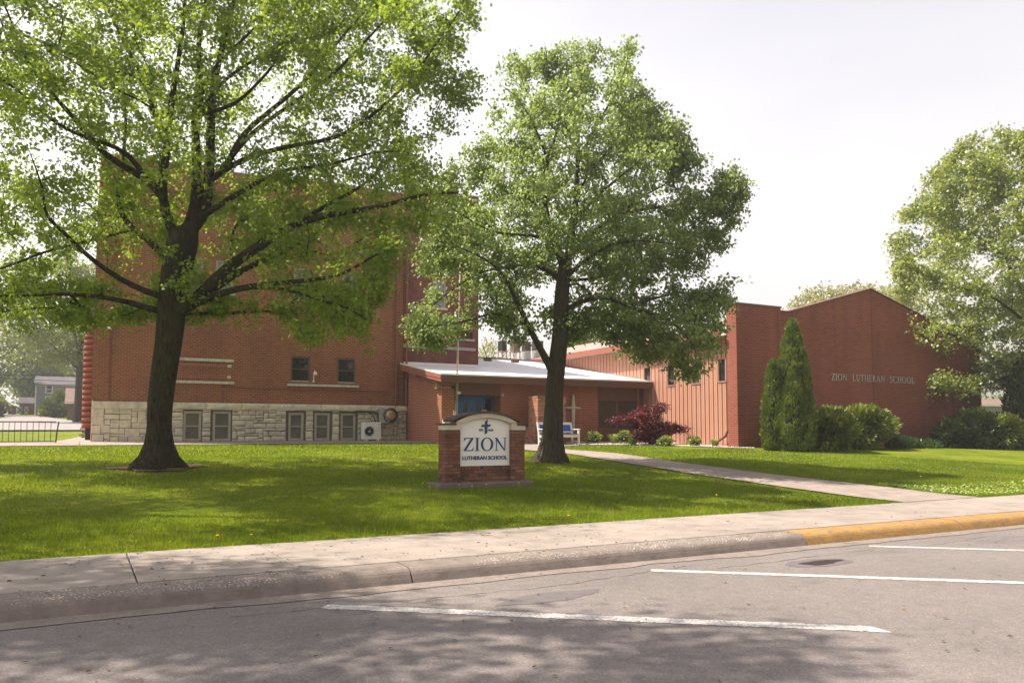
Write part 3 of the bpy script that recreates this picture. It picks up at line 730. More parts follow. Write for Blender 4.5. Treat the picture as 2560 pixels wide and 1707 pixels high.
rib(ycur, 31.75, .98, 5.62); rib(31.75, 42.7, 3.6, 5.62)
mb.build('ribbed_siding', METAL_PANEL, gym)
for a, b in gw:
    m = MB(); z0, z1 = 3.76, 4.70
    m.box(X0 - .11, X0 + .02, a - .06, a, z0 - .05, z1 + .05); m.box(X0 - .11, X0 + .02, b, b + .06, z0 - .05, z1 + .05)
    m.box(X0 - .11, X0 + .02, a, b, z1, z1 + .05); m.box(X0 - .12, X0 + .02, a, b, z0 - .05, z0)
    f = m.build('window', TAN_TRIM, gym)
    m = MB(); m.box(X0 - .02, X0 - .01, a, b, z0, z1); m.build('pane', GLASS, f)
m = MB(); m.box(X0 - .06, X0 + .02, GY + .60, 31.58, .86, .975); m.build('base_trim', TAN_TRIM, gym)
m = MB(); m.tube([(24.22, GY + .72, 5.6), (24.26, GY + .72, 5.3), (24.28, GY + .72, 1.75), (24.2, GY + .85, 1.4), (24.0, GY + 1.15, 1.15), (23.98, GY + 1.2, .95)], .055, 8); m.build('downspout', BROWN, gym)
# letters: a small serif alphabet of strokes
def ring(cx, cy, rx, ry, tx, ty, a0=0, a1=360, n=40):
    out = []; k = max(4, int(n * abs(a1 - a0) / 360))
    for i in range(k):
        q = []
        for t in (a0 + (a1 - a0) * i / k, a0 + (a1 - a0) * (i + 1) / k):
            a = R(t); q.append(((cx + rx * math.cos(a), cy + ry * math.sin(a)), (cx + (rx - tx) * math.cos(a), cy + (ry - ty) * math.sin(a))))
        out.append([q[0][1], q[0][0], q[1][0], q[1][1]])
    return out
def rc(a, b, c, d): return [[(a, b), (c, b), (c, d), (a, d)]]
SER = {
 'I': (.42, rc(.14, 0, .28, 1) + rc(.03, 0, .14, .04) + rc(.28, 0, .39, .04) + rc(.03, .96, .14, 1) + rc(.28, .96, .39, 1)),
 'Z': (.80, rc(.08, .94, .74, 1) + rc(.04, 0, .72, .06) + [[(.06, .76), (.09, .76), (.17, .94), (.08, .94)], [(.64, .06), (.72, .06), (.76, .26), (.73, .26)], [(.04, .06), (.21, .06), (.74, .94), (.57, .94)]]),
 'O': (1.02, ring(.51, .5, .47, .52, .16, .05)),
 'N': (.98, rc(.14, 0, .19, .9) + rc(.03, 0, .14, .035) + rc(.19, 0, .30, .035) + rc(.78, .1, .83, 1) + rc(.68, .965, .78, 1) + rc(.83, .965, .94, 1) + [[(.05, 1), (.22, 1), (.83, 0), (.79, -.02), (.74, 0)]]),
 'L': (.74, rc(.12, 0, .26, 1) + rc(.03, .96, .12, 1) + rc(.26, .96, .37, 1) + rc(.26, 0, .66, .05) + rc(.03, 0, .12, .04) + [[(.58, .05), (.66, .05), (.70, .27), (.67, .27)]]),
 'U': (.90, rc(.12, .3, .25, 1) + rc(.03, .96, .12, 1) + rc(.25, .96, .35, 1) + rc(.71, .3, .76, 1) + rc(.62, .965, .71, 1) + rc(.76, .965, .86, 1) + ring(.44, .3, .32, .32, .09, .07, 180, 360)),
 'T': (.82, rc(.34, 0, .47, .95) + rc(.23, 0, .34, .04) + rc(.47, 0, .58, .04) + rc(.05, .95, .76, 1) + [[(.04, .74), (.07, .74), (.12, .95), (.05, .95)], [(.74, .74), (.77, .74), (.76, .95), (.69, .95)]]),
 'H': (.92, rc(.12, 0, .25, 1) + rc(.65, 0, .78, 1) + rc(.25, .49, .65, .54) + rc(.03, 0, .12, .035) + rc(.25, 0, .34, .035) + rc(.03, .965, .12, 1) + rc(.25, .965, .34, 1) + rc(.56, 0, .65, .035) + rc(.78, 0, .87, .035) + rc(.56, .965, .65, 1) + rc(.78, .965, .87, 1)),
 'E': (.74, rc(.12, 0, .25, 1) + rc(.03, .95, .12, 1) + rc(.25, .95, .64, 1) + rc(.25, .49, .50, .54) + rc(.03, 0, .12, .05) + rc(.25, 0, .66, .05) + [[(.58, .05), (.66, .05), (.70, .25), (.67, .25)], [(.63, .76), (.66, .76), (.64, .95), (.57, .95)]] + rc(.50, .40, .53, .63)),
 'R': (.86, rc(.12, 0, .25, 1) + rc(.03, 0, .12, .035) + rc(.25, 0, .36, .035) + rc(.03, .955, .12, 1) + rc(.25, .955, .33, 1) + rc(.25, .47, .33, .515) + ring(.33, .735, .30, .265, .13, .045, -90, 90) + [[(.33, .47), (.45, .48), (.80, .035), (.64, .035)]] + rc(.64, 0, .86, .034)),
 'A': (.92, [[(.07, .035), (.13, .035), (.43, .97), (.38, 1)], [(.37, 1), (.45, 1), (.84, .035), (.69, .035)]] + rc(.22, .33, .60, .38) + rc(0, 0, .24, .034) + rc(.58, 0, .93, .034)),
 'S': (.68, ring(.34, .745, .25, .265, .11, .06, 35, 270) + ring(.34, .255, .28, .265, .12, .06, -145, 90) + [[(.54, .72), (.57, .72), (.57, .96), (.52, .90)], [(.06, .28), (.09, .28), (.12, .10), (.06, .04)]]),
 'C': (.90, ring(.51, .5, .47, .52, .15, .05, 42, 318) + rc(.82, .70, .86, .97) + rc(.83, .08, .87, .22)),
 '1': (.50, rc(.18, 0, .31, 1) + rc(.08, 0, .18, .05) + rc(.31, 0, .42, .05) + [[(.06, .84), (.18, .88), (.18, 1), (.15, 1)]]),
 '8': (.66, ring(.33, .75, .24, .25, .10, .07) + ring(.33, .26, .28, .27, .12, .07)),
 '3': (.62, ring(.28, .75, .24, .25, .11, .07, -90, 140) + ring(.28, .26, .28, .27, .12, .07, -150, 90)),
 '.': (.30, rc(.06, 0, .20, .13)), ' ': (.42, []),
}
def lettering(name, text, x0, x1, z0, z1, y, mat, parent, depth=.02, sp=.06, bold=0):
    wd = sum(SER[ch][0] + sp for ch in text) - sp; sx = (x1 - x0) / wd; sz = z1 - z0; m = MB(); x = 0; q = 0
    for ch in text:
        g = SER[ch]
        for P in g[1]:
            q += 1; dy = (q % 7) * .0004
            pts = [(x0 + (x + px) * sx, z0 + pz * sz) for px, pz in P]
            m.prism(pts, 'y', y - depth - dy, y)
            if bold: m.prism([(a + bold, b) for a, b in pts], 'y', y - depth - dy - .0002, y)
        x += g[0] + sp
    return m.build_each(name, mat, parent, .001) if name == 'wall_letter' else m.build(name, mat, parent)
LETTER_METAL = plain('brushed_aluminium_letter', (.46, .42, .36), .45, .15, 5, metal=.35)
lettering('wall_letter', 'ZION', 29.76, 30.80, 3.90, 4.21, GY - .02, LETTER_METAL, gym, .03, .10)
lettering('wall_letter', 'LUTHERAN', 31.16, 33.42, 3.90, 4.21, GY - .02, LETTER_METAL, gym, .03, .10)
lettering('wall_letter', 'SCHOOL', 33.76, 35.60, 3.90, 4.21, GY - .02, LETTER_METAL, gym, .03, .10)
# ------------------------------------------------------------------ monument sign
sg = thing('monument_sign', (7.64, 15.9, .42), 'brick and cream school sign with an arched top and blue lettering on the lawn', 'sign')
CREAM = plain('cream_stucco', (.56, .475, .375), .85, .12, 5, bump=.2)
SIGN_WHITE = plain('white_sign_panel', (.80, .755, .70), .55, .05, 2)
NAVY = plain('navy_letter', (.014, .060, .175), .45, .08, 6)
BLACKP = plain('black_letter', (.02, .018, .022), .5)
CAPB = plain('dark_brown_cap', (.085, .058, .046), .75, .3, 7, bump=.3)
m = MB(); m.box(6.53, 8.76, 15.24, 15.98, .30, .53, bev=.03); m.build('plinth', concrete('plinth_concrete', (.165, .135, .112), 5, .15), sg)
m = MB(); m.box(6.735, 7.085, 15.45, 15.80, .52, 1.63); m.box(8.30, 8.64, 15.45, 15.80, .52, 1.625); m.box(7.085, 8.30, 15.56, 15.74, .52, .79)
m.box(7.09, 8.295, 15.60, 15.72, .86, 1.62)
m.build('brick_body', BRICK_MIX, sg)
m = MB(); m.box(7.09, 8.295, 15.555, 15.74, .791, .858); m.build('header_course', brick_mat('header_brick', [(.055, .042, .040), (.22, .085, .05), (.30, .13, .07), (.20, .075, .045), (.27, .115, .065)], (.10, .075, .055), .075, .25, .009, off=0), sg)
def arc(x0, x1, zb, zt, n=24):
    """points of a circular arc from (x0,zb) over (mid,zt) to (x1,zb)"""
    cx = (x0 + x1) / 2; h = zt - zb; a = (x1 - x0) / 2; r = (a * a + h * h) / (2 * h); cz = zt - r; t0 = math.asin(a / r)
    return [(cx + r * math.sin(t), cz + r * math.cos(t)) for t in np.linspace(-t0, t0, n)]
m = MB()
inner = arc(7.11, 8.31, 1.765, 1.892); outer = arc(6.98, 8.44, 1.80, 1.99)
for i in range(len(inner) - 1):
    m.prism([inner[i], inner[i + 1], outer[i + 1], outer[i]], 'y', 15.43, 15.79)
m.box(6.98, 7.108, 15.43, 15.79, 1.632, 1.785); m.box(8.312, 8.44, 15.43, 15.79, 1.628, 1.785)
m.box(6.73, 6.979, 15.43, 15.81, 1.632, 1.735); m.box(8.441, 8.65, 15.43, 15.81, 1.628, 1.728)
m.build('cream_surround', CREAM, sg)
m = MB()
o1 = arc(6.86, 8.50, 1.80, 1.992); o2 = arc(6.84, 8.52, 1.838, 2.035)
for i in range(len(o1) - 1): m.prism([o1[i], o1[i + 1], o2[i + 1], o2[i]], 'y', 15.385, 15.84)
m.build('arched_cap', CAPB, sg)
m = MB(); m.box(6.685, 6.975, 15.39, 15.86, 1.737, 1.772, bev=.008); m.box(8.445, 8.70, 15.39, 15.86, 1.73, 1.765, bev=.008); m.build_each('shoulder_cap', CAPB, sg)
m = MB(); pts = [(7.112, .862), (8.305, .862)] + inner[::-1]
pts = [(7.112, .862), (8.306, .862)] + [(min(max(x, 7.113), 8.306), z - .004) for x, z in inner[::-1]]
m.prism(pts, 'y', 15.525, 15.598); m.build('sign_panel', SIGN_WHITE, sg)
PYF = 15.524
def letter_at(ch, x0, x1, z0, z1, mb_, q):
    g = SER[ch]; sx = (x1 - x0) / g[0]
    for P in g[1]:
        q[0] += 1; mb_.prism([(x0 + a * sx, z0 + b * (z1 - z0)) for a, b in P], 'y', PYF - .012 - (q[0] % 7) * .0003, PYF)
m = MB(); q = [0]
for ch, a, b in (('Z', 7.185, 7.442), ('I', 7.452, 7.577), ('O', 7.59, 7.912), ('N', 7.922, 8.243)): letter_at(ch, a, b, 1.185, 1.463, m, q)
m.build_each('sign_letter', NAVY, sg, .001)
cu = bpy.data.curves.new('text', 'FONT'); cu.body = 'LUTHERAN SCHOOL'; cu.size = .1; cu.extrude = .006; cu.offset = .0022; cu.resolution_u = 6
tmp = bpy.data.objects.new('text', cu); COL.objects.link(tmp); bpy.context.view_layer.update()
me = bpy.data.meshes.new_from_object(tmp.evaluated_get(bpy.context.evaluated_depsgraph_get())); bpy.data.objects.remove(tmp)
c = np.empty(len(me.vertices) * 3, np.float32); me.vertices.foreach_get('co', c); c = c.reshape(-1, 3)
lo, hi = c.min(0), c.max(0); k = (c - lo) / (hi - lo); d = np.empty_like(c)
d[:, 0] = 7.168 + k[:, 0] * (8.24 - 7.168); d[:, 2] = .993 + k[:, 1] * .082; d[:, 1] = PYF - .012 * k[:, 2]
d -= np.array(sg.location, np.float32); me.vertices.foreach_set('co', d.ravel()); me.materials.clear(); me.materials.append(NAVY); me.update()
lo_ = bpy.data.objects.new('sign_lettering', me); COL.objects.link(lo_); lo_.parent = sg
lettering('small_lettering', 'EST.', 7.555, 7.668, 1.608, 1.651, PYF, BLACKP, sg, .008, .05, .004)
lettering('small_lettering', '1838', 7.775, 7.897, 1.606, 1.648, PYF, BLACKP, sg, .008, .06, .004)
m = MB()
m.prism([(7.698, 1.805), (7.762, 1.86), (7.759, 1.765), (7.700, 1.745)], 'y', PYF - .010, PYF)
m.prism([(7.693, 1.69), (7.700, 1.742), (7.7585, 1.762), (7.756, 1.572), (7.692, 1.534)], 'y', PYF - .0105, PYF)
for i in range(3):
    z0 = 1.697 + i * .0185; z1 = z0 + .0155; sk = lambda z: (z - 1.697) / .054 * .04
    m.prism([(7.602 + sk(z0), z0), (7.690, z0), (7.694, z1), (7.602 + sk(z1), z1)], 'y', PYF - .010, PYF)
    m.prism([(7.7625, z0), (7.813 + sk(z0), z0), (7.813 + sk(z1), z1), (7.7625, z1)], 'y', PYF - .010, PYF)
m.build('cross_emblem', NAVY, sg)
m = MB(); m.box(7.68, 7.76, 15.55, 15.66, 2.025, 2.06, bev=.006); m.build('mounting_block', plain('ochre_block', (.34, .26, .12), .8), sg)

# ------------------------------------------------------------------ fixtures and furniture
ac = thing('air_conditioner', (11.65, 35.2, 1.18), 'white boxed air conditioner with a round fan standing at the limestone base', 'air conditioner')
m = MB(); m.box(11.24, 12.08, 34.98, 35.34, 1.24, 2.01, bev=.015); m.build('case', WHITE_METAL, ac)
m = MB()
for x in (11.36, 11.88): m.box(x, x + .09, 34.96, 35.36, 1.17, 1.238)
m.build_each('foot', WHITE_METAL, ac)
m = MB(); cx, cz = 11.52, 1.60
m.lathe([(.235, 0), (.235, -.012), (.225, -.016), (.20, -.004), (.20, 0)], (cx, 34.978, cz), 'y', 32); m.build('fan_ring', GREY_METAL, ac)
m = MB(); m.lathe([(.20, -.001), (.0, -.001)], (cx, 34.978, cz), 'y', 28)
m.build('fan_opening', DARK_METAL, ac)
m = MB()
for rr in (.06, .09, .12, .15, .18): m.lathe([(rr, -.012), (rr + .006, -.012), (rr + .006, -.008), (rr, -.008), (rr, -.012)], (cx, 34.978, cz), 'y', 28)
for a in range(6):
    t = a * math.pi / 3; m.tube([(cx, 34.967, cz), (cx + .2 * math.cos(t), 34.967, cz + .2 * math.sin(t))], .004, 5)
m.lathe([(.055, -.02), (.055, -.005)], (cx, 34.978, cz), 'y', 18); m.build('fan_guard', GREY_METAL, ac)
m = MB(); m.box(11.92, 12.03, 34.976, 34.979, 1.93, 1.945); m.build('badge', FASCIA_RED, ac)
m = MB(); pts = [(11.05, 35.6, 2.50), (11.5, 35.5, 2.50), (11.9, 35.5, 2.49), (12.06, 35.48, 2.42), (12.12, 35.45, 2.25), (12.13, 35.4, 1.9), (12.12, 35.35, 1.75)]
m.tube(pts, .045, 8); m.tube([(11.6, 35.55, 2.47), (11.8, 35.52, 2.40), (11.93, 35.5, 2.2), (11.97, 35.5, 2.02)], .022, 6); m.build('insulated_pipe', DARK_METAL, ac, True)
ex = thing('exhaust_fan', (12.65, 35.5, 2.33), 'square steel box with a round copper coloured hood on the limestone base', 'exhaust fan')
m = MB(); m.box(12.14, 12.62, 35.30, 35.65, 1.98, 2.66, bev=.012); m.box(12.10, 12.16, 35.28, 35.65, 2.0, 2.66); m.build('housing', GREY_METAL, ex)
m = MB(); m.lathe([(.02, .3), (.32, .3), (.33, .0), (.335, -.05), (.31, -.05), (.29, .06), (.0, .06)], (12.62, 35.26, 2.34), 'y', 32); m.build('hood', DARK_METAL, ex, True)
m = MB(); m.lathe([(.0, -.09), (.12, -.088), (.20, -.07), (.235, -.03), (.235, .05)], (12.63, 35.24, 2.34), 'y', 30); m.build('disc', plain('copper_disc', (.52, .34, .25), .35, .2, 3, metal=.6), ex, True)
def security_camera(loc, label, ax=(0.5, -.6)):
    t = thing('security_camera', loc, label, 'security camera', 'white security cameras on the school walls')
    x, y, z = loc; m = MB(); m.lathe([(.07, 0), (.075, -.03), (.05, -.05), (0, -.05)], loc, 'y', 14); m.tube([loc, (x, y - .10, z + .0)], .022, 8); m.build('bracket', WHITE_METAL, t)
    d = Vector((ax[0], ax[1], -.12)).normalized(); b = Vector((x, y - .11, z)); m = MB()
    m.tube([b - d * .10, b - d * .08, b + d * .12, b + d * .14], [.04, .058, .058, .05], 12); m.build('housing', WHITE_METAL, t, True)
    m = MB(); m.tube([b + d * .141, b + d * .16], .042, 10); m.build('lens', DARK_METAL, t)
    return t
security_camera((.92, 35.74, 5.72), 'white camera high on the old brick wall at its outer corner above the stone base')
security_camera((14.32, 31.6, 3.27), 'white camera at the upper corner of the blue doors beside the flagpole', (.5, -.5))
security_camera((16.56, 31.6, 3.22), 'white camera on the brick to the right of the blue doors', (-.1, -.6))
security_camera((40.3, 24.9, 4.82), 'white camera near the far end of the lettered hall wall', (.7, -.3))
wl_ = thing('wall_light', (9.16, 35.74, 4.0), 'white wall light between the two dark windows of the old school', 'lamp')
m = MB(); m.box(9.10, 9.19, 35.70, 35.76, 3.80, 3.86); m.tube([(9.14, 35.68, 3.84), (9.14, 35.66, 4.1), (9.17, 35.62, 4.16)], .02, 6); m.build('bracket', WHITE_METAL, wl_)
m = MB(); m.lathe([(0, -.08), (.05, -.075), (.085, -.03), (.085, .02), (.05, .04), (0, .04)], (9.18, 35.58, 4.17), 'y', 16); m.build('lamp_head', WHITE_METAL, wl_, True)
m = MB(); m.tube([(9.17, 35.62, 4.2), (9.17, 35.62, 4.33)], .022, 6); m.build('sensor', WHITE_METAL, wl_)
fl = thing('flood_light', (13.5, 31.9, 3.55), 'floodlight on a long metal arm from the entrance wing corner', 'lamp')
m = MB(); m.box(13.44, 13.595, 31.75, 32.0, 3.42, 3.66, bev=.01); m.build('junction_box', plain('ochre_metal', (.30, .22, .10), .6, .2), fl)
m = MB(); m.tube([(13.48, 31.85, 3.66), (13.42, 32.4, 3.80), (13.38, 34.0, 4.13)], .018, 8); m.tube([(13.5, 31.9, 3.5), (13.45, 32.6, 3.70), (13.44, 33.1, 3.82)], .013, 6)
m.tube([(13.50, 31.75, 3.52), (13.62, 31.45, 3.47), (14.0, 31.40, 3.47)], .016, 6); m.build('arm', GREY_METAL, fl)
m = MB(); m.lathe([(.04, -.08), (.07, 0), (.10, .10), (.10, .14), (0, .13)], (13.38, 34.05, 4.16), 'y', 14); m.build('lamp_head', GREY_METAL, fl, True)
m = MB(); m.lathe([(.07, -.05), (.085, 0), (.06, .05), (0, .05)], (14.05, 31.40, 3.48), 'y', 12); m.build('lamp_head', DARK_METAL, fl, True)
fp = thing('flagpole', (14.07, 31.15, 1.08), 'thin bare metal pole beside the entrance corner', 'pole')
m = MB(); m.tube([(14.05, 31.15, 1.08), (14.08, 31.15, 2.9)], .055, 12); m.tube([(14.08, 31.15, 2.9), (14.28, 31.15, 9.6)], [.038, .03], 10); m.lathe([(0, .09), (.05, .05), (.05, 0), (0, -.04)], (14.28, 31.15, 9.64), 'z', 10); m.build('pole', plain('aged_pole', (.26, .215, .15), .5, .2, 3, metal=.3), fp, True)
m = MB(); m.tube([(14.12, 31.1, 2.0), (14.2, 31.1, 9.3)], .006, 5); m.build('halyard', WHITE_METAL, fp)
m = MB(); m.box(14.06, 14.10, 31.05, 31.12, 2.0, 2.12); m.build('cleat', GREY_METAL, fp)
ub = thing('utility_box', (13.85, 31.45, 1.08), 'pale beige cabinet at the entrance wing corner behind the sign', 'box')
m = MB(); m.box(13.62, 14.03, 31.30, 31.58, 1.08, 2.10, bev=.01); m.build('cabinet', plain('beige_metal', (.56, .50, .43), .6, .08), ub)
m = MB(); m.box(13.70, 13.86, 31.292, 31.299, 1.90, 1.93); m.build('vent_slot', GREY_METAL, ub)
ip = thing('intercom', (14.1, 31.57, 2.3), 'small white intercom box on the brick beside the blue doors', 'intercom')
m = MB(); m.box(14.13, 14.18, 31.55, 31.599, 2.05, 2.5); m.build('case', WHITE_METAL, ip); m = MB(); m.tube([(14.15, 31.57, 2.05), (14.13, 31.57, 1.3)], .01, 5); m.build('cable', WHITE_METAL, ip)

wc = thing('wall_cross', (20.21, 31.5, 1.65), 'tall pale pointed cross mounted on the entrance brick wall', 'cross')
m = MB(); yb, yf, cx, cz = 31.56, 31.40, 20.215, 2.70
def star(pts, c):
    n = len(pts); vs = [(p[0], yb, p[1]) for p in pts] + [(p[0], yf + .06, p[1]) for p in pts] + [(c[0], yf, c[1])]
    m.add(vs, [(i, (i + 1) % n, n + (i + 1) % n, n + i) for i in range(n)] + [(n + i, n + (i + 1) % n, 2 * n) for i in range(n)] + [tuple(range(n))])
star([(cx - .09, cz + .05), (cx - .035, 3.27), (cx, 3.31), (cx + .05, 3.24), (cx + .09, cz + .05), (cx + .40, cz + .02), (cx + .40, cz - .03), (cx + .09, cz - .06), (cx + .04, 1.60), (cx - .04, 1.60), (cx - .09, cz - .06), (cx - .39, cz - .03), (cx - .39, cz + .02)], (cx, cz))
m.build('cross_body', plain('pale_stone_cross', (.60, .53, .42), .6, .08), wc)
m = MB(); m.box(cx - .03, cx + .03, 31.56, 31.598, 2.5, 2.6); m.build('mount', GREY_METAL, wc)

pr_ = thing('brick_pier', (18.0, 30.3, 1.05), 'free standing pier of orange and black bricks behind the bench', 'pier')
m = MB(); m.box(17.38, 18.80, 29.90, 30.72, 1.02, 3.05); m.box(17.30, 18.86, 30.0, 31.0, 1.02, 1.72)
m.build('brick_body', BRICK_PIER, pr_)
m = MB(); m.box(17.375, 18.805, 29.895, 30.725, 3.052, 3.13); m.build('top_course', brick_mat('pier_header', [(.10, .06, .05), (.42, .17, .09), (.36, .13, .07), (.46, .2, .11)], (.30, .20, .14), .075, .3, .01, off=0), pr_)
m = MB(); m.box(17.28, 17.379, 29.995, 31.01, 1.722, 1.745); m.build('ledge', CONC, pr_)

be = thing('bench', (18.05, 29.3, 1.04), 'white framed bench with blue slats in front of the brick pier', 'bench')
z0 = 1.045; m = MB()
for x in (17.20, 18.86): m.box(x, x + .075, 28.98, 29.055, z0, z0 + .62)
m.build('front_leg', WHITE_METAL, be)
m = MB()
for x in (17.20, 18.86): m.prism([(29.50, z0), (29.575, z0), (29.60, z0 + .45), (29.72, z0 + .95), (29.65, z0 + .95), (29.52, z0 + .45)], 'x', x, x + .075)
m.build('back_post', WHITE_METAL, be)
m = MB()
for x in (17.18, 18.84): m.box(x, x + .115, 28.93, 29.60, z0 + .622, z0 + .66, bev=.008)
m.build('armrest', WHITE_METAL, be)
m = MB(); m.box(17.276, 18.859, 28.99, 29.04, z0 + .30, z0 + .42); m.box(17.276, 18.859, 29.50, 29.54, z0 + .30, z0 + .42)
for x in (17.21, 18.87): m.box(x, x + .055, 29.056, 29.50, z0 + .30, z0 + .38); m.box(x, x + .05, 29.056, 29.50, z0 + .10, z0 + .16)
m.build('rail', WHITE_METAL, be)
m = MB()
for i in range(5): m.box(17.285, 18.85, 28.97 + i * .108, 29.065 + i * .108, z0 + .422, z0 + .45, bev=.006)
m.build('seat', BLUE, be)
m = MB(); sl = lambda z: 29.53 + (z - .45) * .25
m.prism([(sl(.86), z0 + .84), (sl(.86) + .04, z0 + .84), (sl(.95) + .05, z0 + .95), (sl(.95), z0 + .95)], 'x', 17.277, 18.858); m.prism([(sl(.5), z0 + .50), (sl(.5) + .04, z0 + .5), (sl(.56) + .05, z0 + .56), (sl(.56), z0 + .56)], 'x', 17.277, 18.858); m.build('back_rail', WHITE_METAL, be)
for i in range(12):
    x = 17.32 + i * .128; m = MB(); m.prism([(sl(.56) + .012, z0 + .562), (sl(.56) + .032, z0 + .562), (sl(.84) + .032, z0 + .838), (sl(.84) + .012, z0 + .838)], 'x', x, x + .085); m.build('back_slat', BLUE, be)

# rooftop condensers
def hvac(x, y, w_, d_, z0, z1, roofz, label, col, legs=True):
    t = thing('rooftop_condenser', (x, y, roofz), label, 'air conditioner', 'condensers in a row on the hall roof')
    m = MB(); m.box(x + .02, x + w_ - .02, y + .02, y + d_ - .02, z0 + .03, z1 - .05); n = int((z1 - z0) / .045)
    for i in range(n): m.box(x, x + w_, y, y + d_, z0 + .03 + i * .045, z0 + .05 + i * .045)
    m.build('louvred_case', col, t)
    m = MB(); m.box(x - .015, x + w_ + .015, y - .015, y + d_ + .015, z1 - .05, z1, bev=.01); m.lathe([(.2, 0), (.2, .03), (0, .03)], (x + w_ / 2, y + d_ / 2, z1), 'z', 16); m.build('lid', GREY_METAL, t)
    m = MB()
    if legs:
        for a in (x, x + w_ - .05):
            for b in (y, y + d_ - .05): m.box(a, a + .05, b, b + .05, roofz - .35, z0 - .03)
        m.box(x - .05, x + w_ + .05, y - .05, y + d_ + .05, z0 - .03, z0 + .03)
    else: m.box(x + .03, x + w_ - .03, y, y + d_, roofz - .35, z0 + .025)
    m.build('stand' if legs else 'curb_base', TAN_TRIM if legs else GREY_METAL, t)
hvac(25.12, 48.0, .36, .70, 7.03, 7.80, 6.3, 'black rooftop condenser on a stand nearest the old school', plain('black_louvre', (.03, .027, .027), .5))
hvac(26.02, 48.0, .50, .62, 7.06, 7.88, 6.5, 'taupe ribbed rooftop condenser on a tall stand', plain('taupe_louvre', (.24, .19, .165), .5))
hvac(26.95, 48.0, .42, .62, 7.13, 7.80, 6.8, 'dark grey rooftop condenser on a metal curb, third along', plain('dark_grey_louvre', (.085, .075, .07), .5), False)
hvac(27.75, 48.0, .62, .62, 7.22, 7.92, 7.0, 'grey brown rooftop condenser on a metal curb, half behind leaves', plain('grey_brown_louvre', (.10, .085, .078), .5), False)
hvac(29.6, 38.0, .7, .7, 7.95, 8.7, 7.45, 'black rooftop condenser on the hall roof behind the linden crown', plain('black_louvre_two', (.03, .027, .027), .5))

# tube slide on the far side of the old school
ts = thing('tube_slide', (.5, 40.0, 1.25), 'faded red segmented tube fire escape on the end of the old school', 'slide')
TUBE = plain('faded_red_tube', (.25, .068, .042), .8, .35, 2.2, spec=.1); TUBED = plain('tube_seam', (.07, .03, .025), .8)
pts = []
for i in range(17): pts.append((.50, 40.0, 1.75 + i * .245))
for a in np.linspace(0, 1.2, 6)[1:]: pts.append((.50 + .75 * (1 - math.cos(a)), 40.0, 5.67 + .75 * math.sin(a)))
pts.append((1.65, 40.0, 6.75))
m = MB(); sm = MB()
for i in range(len(pts) - 1):
    a, b = Vector(pts[i]), Vector(pts[i + 1]); m.tube([a, b], [.462, .450], 22); sm.tube([b - (b - a) * .08, b + (b - a) * .02], [.462, .478], 22)
m.build('tube', TUBE, ts, True); sm.build('seam_ring', TUBED, ts)
m = MB(); m.box(.2, .8, 39.9, 40.1, 1.22, 1.8); m.build('outlet_support', DARK_METAL, ts)
pl = thing('plank_pile', (.35, 43.0, 1.3), 'stack of weathered planks at the foot of the red tube', 'planks')
m = MB()
for i in range(7): m.box(.02 + RNG.uniform(-.06, .06), .75, 42.6 + RNG.uniform(-.1, .1), 43.2, 1.25 + i * .075, 1.25 + i * .075 + .05)
m.build('plank', plain('weathered_wood', (.20, .13, .09), .9, .3, 6), pl)['kind'] = 'stuff'
rl = thing('handrail', (-2.0, 35.1, 1.15), 'low black metal railing beside the path left of the old school', 'railing')
m = MB(); m.tube([(-7.5, 35.1, 1.94), (-.80, 35.1, 1.96)], .022, 8); m.build('top_rail', DARK_METAL, rl)
m = MB(); m.tube([(-7.5, 35.1, 1.20), (-.80, 35.1, 1.22)], .020, 8); m.build('bottom_rail', DARK_METAL, rl)
for i in range(34):
    x = -.98 - i * .193; m = MB(); m.tube([(x, 35.1, 1.2), (x + RNG.uniform(-.01, .01), 35.1, 1.95)], .011, 6); m.build('baluster', DARK_METAL, rl)
m = MB(); m.tube([(-.80, 35.1, 1.14), (-.78, 35.1, 1.5), (-.72, 35.1, 1.97)], .024, 8); m.box(-.90, -.72, 35.04, 35.16, 1.15, 1.17); m.build('end_post', DARK_METAL, rl)

# ------------------------------------------------------------------ beyond: houses, fence, wires
HB = plain('blue_grey_siding', (.20, .205, .235), .7, .06, 1)
bh = thing('blue_house', (-2.4, 107, gz(105)), 'blue grey two storey house with white trim far beyond the lawn', 'house')
g = gz(105) - .3
m = MB(); m.wall('y', 105, -4.55, 1.2, g, 6.86, [(-3.5, -2.98, 6.0, 6.72), (-3.5, -3.0, 4.52, 5.48)], .08); m.box(-4.55, 1.2, 105.1, 111, g, 6.85)
m.prism([(105, 6.86), (111, 6.86), (108, 7.9)], 'x', -4.55, 1.2); m.build('wall', HB, bh)
m = MB(); m.prism([(104.7, 6.80), (104.7, 6.90), (108, 8.02), (108, 7.92)], 'x', -4.75, 1.4); m.prism([(111.3, 6.80), (111.3, 6.90), (108, 8.02), (108, 7.92)], 'x', -4.75, 1.4)
m.build('roof', SHINGLE_DARK, bh)
m = MB(); m.box(-4.60, -4.48, 104.94, 104.99, g, 6.78); m.box(-4.6, 1.2, 104.93, 104.99, 6.70, 6.80); m.build('corner_trim', WHITE_METAL, bh)
for a, b, c, d in ((-3.5, -2.98, 6.0, 6.72), (-3.5, -3.0, 4.52, 5.48)):
    m = MB(); m.box(a - .1, a, 104.93, 105.05, c - .1, d + .1); m.box(b, b + .1, 104.93, 105.05, c - .1, d + .1); m.box(a, b, 104.93, 105.05, d, d + .1); m.box(a, b, 104.93, 105.05, c - .1, c); m.box(a, b, 104.98, 105.05, (c + d) / 2 - .03, (c + d) / 2 + .03)
    f = m.build('window', WHITE_METAL, bh); m = MB(); m.box(a, b, 105.03, 105.06, c, d); m.build('pane', GLASS, f)
